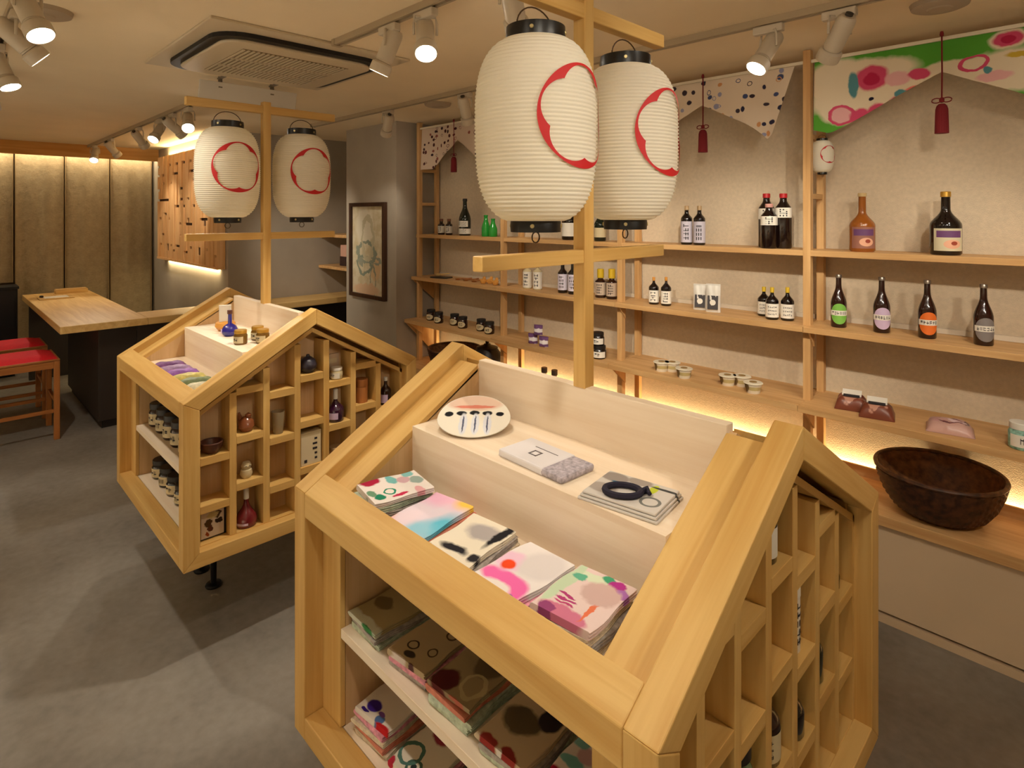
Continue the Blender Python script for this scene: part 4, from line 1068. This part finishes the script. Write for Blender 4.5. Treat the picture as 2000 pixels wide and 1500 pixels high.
C3 = blobs('cloth_ink', (236, 228, 210), [(.01, .03, .04, .028, (176, 170, 170)), (-.005, -.045, .034, .013, (34, 32, 40)), (.046, .04, .010, .050, (30, 28, 34)), (.05, -.05, .012, .012, (40, 38, 44)), (-.05, -.07, .012, .006, (30, 28, 30)), (-.02, -.078, .016, .006, (30, 28, 30))], warp=.012, wscale=30, soft=.25)
C4 = blobs('cloth_pink_wave', (236, 230, 230), [(-.005, -.045, .056, .020, (240, 110, 180)), (.035, -.058, .026, .03, (240, 110, 180)), (.0, -.068, .034, .016, (238, 230, 226)), (-.03, .0, .035, .03, (238, 200, 226)), (-.028, -.012, .0155, .0155, (240, 76, 30)), (.02, .03, .04, .05, (222, 216, 218)), (.04, -.075, .008, .008, (90, 90, 160))], warp=.010, wscale=20, soft=.18)
C5 = blobs('cloth_flowers', (228, 206, 204), [(.0, .05, .05, .012, (216, 226, 200)), (-.045, .01, .012, .07, (196, 216, 186)), (-.035, .04, .014, .01, (100, 180, 150)), (.012, .062, .014, .010, (70, 160, 120)), (.032, .055, .017, .013, (176, 50, 140)), (.05, .04, .014, .012, (170, 110, 180)), (-.02, -.02, .018, .003, (176, 60, 120)), (-.015, -.03, .02, .003, (176, 60, 120)), (-.012, -.04, .02, .003, (186, 70, 120)), (.0, -.062, .045, .018, (206, 120, 150)), (.03, -.02, .004, .04, (226, 120, 84)), (.02, .02, .035, .03, (206, 176, 172)), (-.03, -.065, .015, .01, (150, 70, 120))], warp=.008, wscale=60)
UND = [M('under_cloth_green', (186, 200, 180), .85, noise=.3, nscale=90), M('under_cloth_salmon', (214, 134, 112), .85, noise=.2, nscale=60), M('under_cloth_grey', (170, 162, 156), .85, noise=.3, nscale=90), M('under_cloth_rose', (220, 150, 170), .85, noise=.35, nscale=80), M('under_cloth_cream', (214, 200, 176), .85, noise=.25, nscale=90)]
def stack(x, y, z, mats, rz, desc, where, w=.118, d=.150, th=.0125, paper=None, names=None, grp=None):
    g = 'cloths in the stack with the %s on top' % desc
    for i, m in enumerate(mats):
        last = i == len(mats)-1
        lab = '%s, topmost of its stack %s' % (desc, where) if last else 'folded cloth under the %s %s' % (desc, where)
        folded(lab, x+.003*math.sin(i*2.1), y+.003*math.cos(i*1.7), z+i*(th+.0008), w, d, th, m, rz+R(2.5*math.sin(i*3+x*9)), None if last else g, paper if last else None, seed=i+int(x*100))
TW = 'in the roof tray'
stack(-1.182, .781, FLOOR_Z, [UND[0], UND[2], UND[0], C1], R(-8), 'white teal-and-red patterned towel', TW, d=.145)
stack(-1.040, .781, FLOOR_Z, [UND[1], UND[1], C2], R(9), 'pale pink and blue watercolour towel', TW, d=.158)
stack(-.902, .781, FLOOR_Z, [UND[4], UND[2], C3], R(11), 'cream towel with black ink strokes', TW, d=.150)
stack(-.756, .781, FLOOR_Z, [UND[4], UND[3], C4], R(1), 'white towel with pink wave and orange disc', TW, d=.155)
stack(-.620, .781, FLOOR_Z, [UND[4], UND[2], UND[4], C5], R(5), 'rose towel with purple flowers', TW, d=.142)
# on the upper step
def fan(x, y, z, rz, label):
    t = thing('paper_fan', label, 'fan', (x, y, z), rz)
    mt = blobs('fan_print', (236, 230, 216), [(0, .075, .085, .04, (226, 196, 176)), (0, .055, .06, .008, (216, 130, 110)), (-.075, .018, .013, .012, (20, 20, 26)), (-.038, .022, .015, .011, (20, 20, 26)), (.0, .024, .015, .011, (20, 20, 26)), (.038, .022, .015, .011, (20, 20, 26)), (.075, .018, .012, .011, (20, 20, 26)), (-.03, -.03, .012, .05, (220, 222, 230)), (.005, -.03, .012, .05, (220, 222, 230)), (.04, -.03, .012, .05, (220, 222, 230)), (-.03, -.03, .0025, .04, (90, 96, 120)), (.005, -.03, .0025, .04, (90, 96, 120)), (.04, -.03, .0025, .04, (90, 96, 120))], warp=.003, wscale=60)
    pts = [(.105*math.cos(2*PI*i/48), (.115 if math.sin(2*PI*i/48) > 0 else .09)*math.sin(2*PI*i/48)) for i in range(48)]
    m = MB().prism(pts, 'z', 0, .0022)
    tl = Matrix.Translation((0, 0, .0285)) @ Matrix.Rotation(R(15), 4, 'X')
    m.build('leaf', mt, t).matrix_local = tl
    MB().tube([(1.0*.1055*math.cos(2*PI*i/48), 1.005*(.115 if math.sin(2*PI*i/48) > 0 else .09)*math.sin(2*PI*i/48), .001) for i in range(48)], .0016, 6, closed=True).build('edge', LWH, t).matrix_local = tl
    MB().prism([(-.02, 0), (.07, 0), (.07, .045), (-.02, .021)], 'x', -.02, .02).build('stand', CWY, t, bevel=.001)
    return t
fan(-1.150, 1.0, STEP_Z, R(45), 'round white paper fan with five black dots on the upper step').scale = (.88, .88, .88)
pk = thing('packed_towel', 'flat white wrapped towel with a square mark in the middle of the upper step', 'cloth', (-.877, .971, STEP_Z), R(-3))
MB().box(-.098, .098, -.052, .052, 0, .016).build('cloth', M('grey_fine_cloth', (176, 168, 178), .8, noise=.35, nscale=120), pk, bevel=.006)
MB().box(-.099, .042, -.0525, .0525, -.0002, .0172).build('paper_wrap', M('wrap_paper', (226, 222, 226), .6), pk, bevel=.004)
for bxx in ((-.035, -.011, .0, .0035), (-.035, -.011, -.020, -.0165), (-.035, -.0315, -.02, .0035), (-.0145, -.011, -.02, .0035), (-.05, .02, .018, .020)):
    MB().box(bxx[0], bxx[1], bxx[2], bxx[3], .0172, .0178).build('printed_mark', M('mark_grey', (110, 104, 108), .6), pk)
g3 = thing('patterned_towel', 'grey towel with geometric print at the right of the upper step', 'cloth', (-.652, .966, STEP_Z), R(8))
C6 = blobs('cloth_geometric', (206, 200, 194), [(-.05, .035, .03, .02, (150, 140, 134)), (.0, .045, .026, .016, (160, 150, 142)), (-.05, -.02, .03, .02, (168, 158, 150)), (-.018, .018, .03, .006, (30, 96, 130)), (.035, .03, .008, .02, (190, 200, 60)), (.05, -.02, -.02, .02, (120, 120, 116)), (.06, .04, .035, .004, (70, 70, 70))], warp=.002)
for i in range(3): MB().box(-.082+i*.004, .082-i*.003, -.062+i*.003, .062-i*.002, i*.0055, i*.0055+.005).build('layer', C6, g3, bevel=.002)
hb = thing('hair_tie', 'dark navy loop lying on the grey geometric towel', 'accessory', (-.655, .945, STEP_Z+.0165), R(35))
MB().tube([(.034*math.cos(2*PI*i/32), .024*math.sin(2*PI*i/32), .006) for i in range(32)], .006, 8, closed=True).build('loop', M('navy_cloth', (26, 22, 44), .8), hb, smooth=True)
MB().tube([(.034, .0, .006), (.046, .010, .007), (.05, -.006, .006)], [.006, .007, .004], 8).build('knot', MATS['navy_cloth'], hb, smooth=True)
# inner shelves below the eave
DW = 'on the upper shelf'; DW2 = 'on the lower shelf'
D1 = blobs('cloth_olive', (176, 160, 120), [(0, -.07, .08, .02, (210, 214, 196)), (.03, -.08, .03, .012, (60, 130, 70)), (-.02, .0, .03, .02, (120, 104, 70))], warp=.01)
D2 = blobs('cloth_rings', (186, 166, 132), [(-.02, -.03, -.014, .013, (70, 60, 46)), (.03, -.02, -.012, .012, (90, 76, 56)), (-.005, -.055, .016, .010, (60, 52, 44)), (.03, .04, -.014, .014, (90, 76, 56)), (-.02, -.08, .03, .01, (226, 214, 206)), (.02, -.08, .012, .01, (90, 60, 60))], warp=.004)
D3 = blobs('cloth_bear', (160, 142, 110), [(-.03, -.05, .03, .03, (92, 36, 34)), (.02, .03, .03, .04, (110, 96, 70)), (.0, .05, .03, .012, (40, 36, 50)), (.03, -.03, -.03, .03, (186, 170, 130)), (.03, -.08, .03, .01, (190, 110, 90))], warp=.012)
D4 = blobs('cloth_checks', (200, 180, 150), [(-.03, -.07, .02, .014, (150, 50, 44)), (.02, -.07, .02, .014, (150, 50, 44)), (-.01, .0, .04, .03, (96, 84, 60)), (.03, .04, .02, .03, (50, 44, 46)), (0, -.08, .01, .01, (226, 220, 212))], warp=.01)
D5 = blobs('cloth_blue_red', (224, 214, 204), [(-.02, -.045, .02, .016, (60, 30, 140)), (.02, -.062, .012, .012, (80, 110, 160)), (-.03, -.065, .012, .004, (50, 20, 120)), (.04, -.075, .022, .012, (190, 26, 30)), (.0, .03, .03, .02, (150, 60, 60)), (.012, -.05, .010, .006, (120, 80, 160))], warp=.006)
D6 = blobs('cloth_swirl', (224, 216, 200), [(.0, -.05, -.02, .02, (70, 100, 90)), (0, -.05, .008, .008, (40, 50, 50)), (-.03, -.03, -.03, .03, (80, 120, 110)), (.0, .04, .03, .02, (160, 60, 80)), (-.05, -.07, .01, .01, (180, 40, 60))], warp=.008)
IZ, IZ2 = .6245, ZB+T-.0005
stack(-1.207, .785, IZ, [UND[0], UND[2], D1], R(-2), 'olive towel with green corner', DW, d=.145)
stack(-1.047, .788, IZ, [UND[2], UND[3], D2], R(6), 'tan towel with dark rings', DW, d=.145)
stack(-.905, .785, IZ, [UND[0], UND[0], UND[1], D3], R(4), 'brown towel with maroon patch', DW, d=.145)
stack(-.752, .785, IZ, [UND[0], UND[2], D4], R(5), 'beige towel with red checks', DW, d=.145)
stack(-.610, .785, IZ, [UND[4], UND[1], C1], R(2), 'teal-dotted towel at the right end', DW, d=.145)
stack(-1.190, .785, IZ2, [UND[4], UND[1], UND[4], UND[3], D5], R(4), 'white towel with purple and red print', DW2, d=.145)
stack(-1.040, .785, IZ2, [UND[2], UND[3], D6], R(6), 'cream towel with a green swirl', DW2, d=.145)
stack(-.890, .785, IZ2, [UND[0], UND[2], C5], R(4), 'rosy flowered towel', DW2, d=.145)

# ------------------------------------------------------------------ goods on the far stand
def house_pt(k, x, y, z): return (k.x+x, k.y+y, z)
PKS = [((110, 62, 120), 'purple'), ((150, 120, 160), 'mauve'), ((132, 80, 160), 'violet'), ((190, 176, 96), 'yellow'), ((104, 116, 78), 'green'), ((196, 190, 160), 'cream')]
for i, (c, nm) in enumerate(PKS):
    x = -2.98+.092*i
    t = pillow('sweets_packet', 'long %s paper packet in the roof tray of the far stand' % nm, (x, .775, FLOOR_Z), .060, .135, .026, M('packet_'+nm, c, .5, noise=.3, nscale=60), 'packet', R(-18), 0, 'long paper packets', seed=i)
    MB().box(-.024, .024, -.066, -.050, .006, .009).build('seal', LCR, t)
bd = thing('wooden_bird', 'wooden bird-shaped stand with a tall price card on the far stand', 'figurine', (-2.945, 1.005, STEP_Z), R(-20))
MB().lathe([(0, 0), (.03, .002), (.045, .020), (.042, .038), (.022, .05), (0, .053)], 24).build('body', MATS['yellow_wood'], bd, smooth=True)
MB().tube([(-.03, 0, .03), (-.065, 0, .05)], [.016, .005], 10).build('tail', MATS['yellow_wood'], bd, smooth=True)
MB().box(.005, .011, -.026, .026, .05, .135).xf(Matrix.Rotation(R(18), 4, 'Y')).build('price_card', LWH, bd)
bv = thing('blue_bottle', 'round blue glass bottle with slim neck on the far stand', 'bottle', (-2.80, .975, STEP_Z))
MB().lathe([(0, 0), (.022, 0), (.034, .012), (.036, .026), (.026, .045), (.009, .056), (.008, .10), (.010, .104), (0, .104)], 28).build('glass', GBL, bv, smooth=True)
MB().lathe([(.011, .099), (.011, .116), (0, .117)], 16).build('stopper', M('stopper_brown', (92, 50, 40), .5), bv, smooth=True)
MB().box(-.007, .007, -.0375, -.036, .016, .034).build('label_sheet', LLI, bv)
for i, (x, y, lb) in enumerate(((-2.590, .945, 'front amber jar with cream label on the far stand step'), (-2.545, 1.02, 'right amber jar with cream label on the far stand step'), (-2.625, 1.03, 'back amber jar with cream label on the far stand step'))):
    jar('honey_jar', lb, (x, y, STEP_Z), .060, .027, M('honey', (110, 78, 26), .2), CGD, LCR, 'jar', 'amber jars on the far stand', seed=i)
for i in range(6):
    x = -3.10+.112*i
    jar('pickle_jar', 'dark pickle jar, %s from the left in the front row of the upper shelf' % ['first', 'second', 'third', 'fourth', 'fifth', 'sixth'][i], (x, .765, IZ), .105, .040, GBR, CBK, LCR, 'jar', 'pickle jars on the upper inner shelf', seed=i)
    if i < 5: jar('pickle_jar', 'dark pickle jar in the back row of the upper inner shelf', (x+.05, .86, IZ), .105, .040, GBR, CBK, LWH, 'jar', 'back row pickle jars', seed=i+20)
for i in range(4):
    x = -3.08+.115*i
    jar('miso_jar', 'squat dark miso jar, %s from the left on the lower inner shelf' % ['first', 'second', 'third', 'fourth'][i], (x, .775, IZ2), .082, .043, GB, CBK, LCR, 'jar', 'squat jars on the lower inner shelf', seed=i+3)
    jar('miso_jar', 'squat dark miso jar in the back row of the lower inner shelf', (x+.05, .88, IZ2), .082, .043, GB, CBK, LCR, 'jar', 'back row squat jars', seed=i+30)
bottle('tea_bottle', 'slim green bottle at the right end of the lower inner shelf', (-2.56, .735, IZ2), .185, .028, M('tea_green', (90, 150, 40), .3), CWH, .45, (.66, .8), .1, [('band', .2, .6, LGN, None)])
# cubbies of the far stand: (column, floor height)
def cub(k, col, z, dx=0, dy=0): return (k.x+.432+dx, k.y+(CELLS[col][0]+CELLS[col][1])/2+dy, z)
cz0 = ZB+T+.0042
F0 = FACE
def glass_cup(label, loc, h, r, m):
    t = thing('drinking_glass', label, 'glass', loc, 0, 'little glasses')
    MB().lathe([(0, 0), (r*.7, 0), (r*.74, .004), (r, h), (r*.93, h), (r*.66, .008), (0, .008)], 24).build('bowl', m, t, smooth=True)
    MB().lathe([(r*.70, 0), (r*.72, .003), (0, .004)], 20).build('foot', m, t, smooth=True)
pz = thing('calligraphy_card', 'white card with brown brush marks in a black frame in the lowest cubby', 'card', cub(K2, 0, cz0, -.005))
MB().box(-.02, .014, -.049, .049, 0, .112).build('frame', BLACK, pz, bevel=.002)
MB().box(.0141, .0165, -.040, .040, .006, .100).build('card', blobs('brush_card', (206, 190, 172), [(.016, .085, .013, .013, (70, 44, 20)), (.022, .06, .012, .010, (50, 34, 20)), (-.014, .06, .014, .013, (80, 56, 24)), (-.008, .038, .010, .013, (90, 50, 26)), (-.018, .018, .008, .007, (150, 70, 30)), (.0, .085, .02, .012, (190, 170, 120))], plane='yz', warp=.012, wscale=60), pz)
bottle('liqueur_bottle', 'purple conical bottle with white neck in the lowest cubby beside the card', cub(K2, 1, cz0), .145, .040, GRD, CWH, .22, (.15, .62), .30, [('patch', .08, .14, LLI, None)])
t = thing('glass_bird', 'brown glass bird ornament in the second cubby column', 'ornament', cub(K2, 1, .758), R(40))
MB().lathe([(0, 0), (.02, .002), (.03, .02), (.026, .04), (.012, .055), (0, .058)], 20).build('body', M('brown_ornament', (130, 74, 44), .25), t, smooth=True)
MB().tube([(-.02, 0, .03), (-.03, 0, .07)], [.012, .004], 8).build('tail', MATS['brown_ornament'], t, smooth=True)
MB().lathe([(0, .05), (.011, .054), (.012, .064), (0, .072)], 14, (.008, 0, 0)).build('head', MATS['brown_ornament'], t, smooth=True)
t = thing('owl_figure', 'small cream owl figure in the second cubby column', 'figurine', cub(K2, 1, .579), 0)
MB().lathe([(0, 0), (.018, .001), (.023, .014), (.020, .030), (.014, .034)], 20).build('body', LCR, t, smooth=True)
MB().lathe([(0, .032), (.016, .034), (.019, .045), (.013, .058), (0, .060)], 20).build('head', LCR, t, smooth=True)
for q in (-1, 1): MB().lathe([(0, 0), (.003, .001), (0, .003)], 8, (.018, q*.007, .046)).build('eye', INK, t)
t = thing('rice_cake_bowl', 'dark beaded bowl in the highest cubby of the first column', 'bowl', cub(K2, 0, .710), 0)
MB().lathe([(0, 0), (.02, 0), (.035, .018), (.04, .04), (.036, .04), (.02, .012), (0, .01)], 24, mod=lambda i, j: .0015*(i % 2)).build('shell', M('bead_brown', (84, 46, 34), .4), t, smooth=True)
MB().tube([(.038*math.cos(2*PI*i/24), .038*math.sin(2*PI*i/24), .04) for i in range(24)], .003, 6, closed=True).build('rim', MATS['bead_brown'], t, smooth=True)
glass_cup('tall clear glass in the third cubby column', cub(K2, 2, .717), .088, .026, M('clear_glassware', (214, 196, 160), .08, trans=.6))
t = thing('round_ornament', 'black round ornament in the top cubby under the ridge', 'ornament', cub(K2, 3, .939), 0)
MB().lathe([(0, 0), (.02, .001), (.034, .016), (.037, .032), (.03, .052), (.014, .064), (0, .066)], 24).build('body', M('grey_black_stone', (50, 46, 58), .35, noise=.4, nscale=70), t, smooth=True)
MB().lathe([(0, .065), (.008, .066), (.006, .074), (0, .075)], 12).build('knob', MATS['grey_black_stone'], t, smooth=True)
t = thing('gift_box', 'white card box with brush lettering in the middle cubby column', 'box', cub(K2, 3, .562), 0)
MB().box(-.03, .03, -.044, .044, 0, .135).build('carton', M('card_white', (222, 206, 170), .7), t, bevel=.002)
MB().box(-.0302, .0302, -.0442, .0442, .118, .1355).build('lid', LCR, t, bevel=.001)
g = MB(); rd = random.Random(2)
for i in range(5): g.box(.0301, .0312, .012+rd.uniform(-.006, .004), .026, .02+i*.02, .028+i*.02)
g.box(.0301, .0312, -.03, -.018, .012, .024); g.build('print', INK, t)
jar('candle_jar', 'small white-lidded jar in the fifth cubby column', cub(K2, 4, .889, .01), .05, .026, GCL, CWH, LWH, 'jar')
t = thing('postcard_box', 'tall pale card standing behind the small jar', 'box', cub(K2, 4, .889, -.035), 0)
MB().box(-.004, .006, -.032, .032, 0, .10).build('card', M('pale_card', (196, 170, 140), .8), t, bevel=.001)
MB().box(.0061, .0068, -.022, .022, .06, .08).build('print', LCR, t)
bottle('liqueur_bottle', 'dark purple bottle with white neck in the fifth cubby column', cub(K2, 4, .707), .135, .036, M('purple_glass', (52, 16, 44), .12, coat=.5), CWH, .24, (.35, .66), .30, [('patch', .1, .3, LLI, None)])
jar('tea_tin', 'small pale tin low in the fifth cubby column', cub(K2, 4, .535), .06, .030, M('tin_tan', (196, 160, 120), .4), CTN, LCR, 'tin')
t = thing('wooden_tube', 'round wooden tube in the sixth cubby column', 'tube', cub(K2, 5, .760), 0)
MB().lathe([(0, 0), (.028, 0), (.028, .085), (0, .085)], 24).build('body', STW, t, smooth=True)
MB().lathe([(.0285, .07), (.0295, .072), (.0295, .10), (.027, .103), (0, .103)], 24).build('lid', STW, t, smooth=True)
bottle('liqueur_bottle', 'slim dark bottle in the last cubby column of the far stand', cub(K2, 6, .720), .125, .026, GBR, CWH, .3, (.5, .75), .12, [('patch', .1, .4, LLI, None)])
jar('tea_tin', 'small dark tin in the sixth cubby column', cub(K2, 5, .575), .06, .030, GBR, CTN, LCR, 'tin')
# cubbies of the near stand
bottle('soy_bottle', 'dark bottle in the steep cubby below the near gable rafter', cub(K1, 1, .579), .135, .034, GB, CBK, .4, (.55, .8), .1, [('band', .1, .5, LCR, 'rows')])
bottle('sake_bottle', 'black-topped green bottle in the third cubby column of the near stand', cub(K1, 2, .527), .16, .036, M('green_drink', (96, 120, 84), .2, coat=.4), CBK, .5, (.6, .75), .22, [], capr=.9)
pz2 = jar('lidded_cup', 'white round-topped cup at the bottom of the near stand cubbies', cub(K1, 2, cz0), .10, .038, CWH, CWH, None, 'cup')
bottle('soy_bottle', 'dark slim bottle in the tallest cubby of the near stand', cub(K1, 3, .939), .14, .028, GB, CBK, .4, (.55, .8), .12, [('band', .1, .5, LWH, 'rows')])
bottle('sauce_bottle', 'brown bottle in the middle cubby column of the near stand', cub(K1, 3, .562), .13, .034, GBR, CBK, .5, (.55, .8), .16, [('band', .1, .5, LCR, 'rows')])
t = thing('scroll_tube', 'white paper tube standing in the fifth cubby column of the near stand', 'tube', cub(K1, 4, .707), 0)
MB().lathe([(0, 0), (.026, 0), (.026, .125), (.022, .132), (0, .133)], 24).build('body', M('tube_white', (222, 212, 196), .5), t, smooth=True)
MB().lathe([(.0262, .11), (.0268, .112), (.0268, .128), (.023, .1335), (0, .1345)], 24).build('cap', CWH, t, smooth=True)
glyphs(MB(), .0262, .06, .09, -.4, .4, 5, 8, off=.0006, col=True).build('print', INK, t)
bottle('sauce_bottle', 'dark round bottle low in the fifth cubby column of the near stand', cub(K1, 4, .535), .10, .034, GB, CBK, .5, (.45, .8), .2, [])
bottle('soy_bottle', 'dark bottle in the sixth cubby column of the near stand', cub(K1, 5, .575), .12, .030, GDK, CBK, .45, (.55, .8), .12, [])
jar('tea_tin', 'small brown tin in the last cubby column of the near stand', cub(K1, 6, .720), .05, .026, GBR, CBK, None, 'tin')
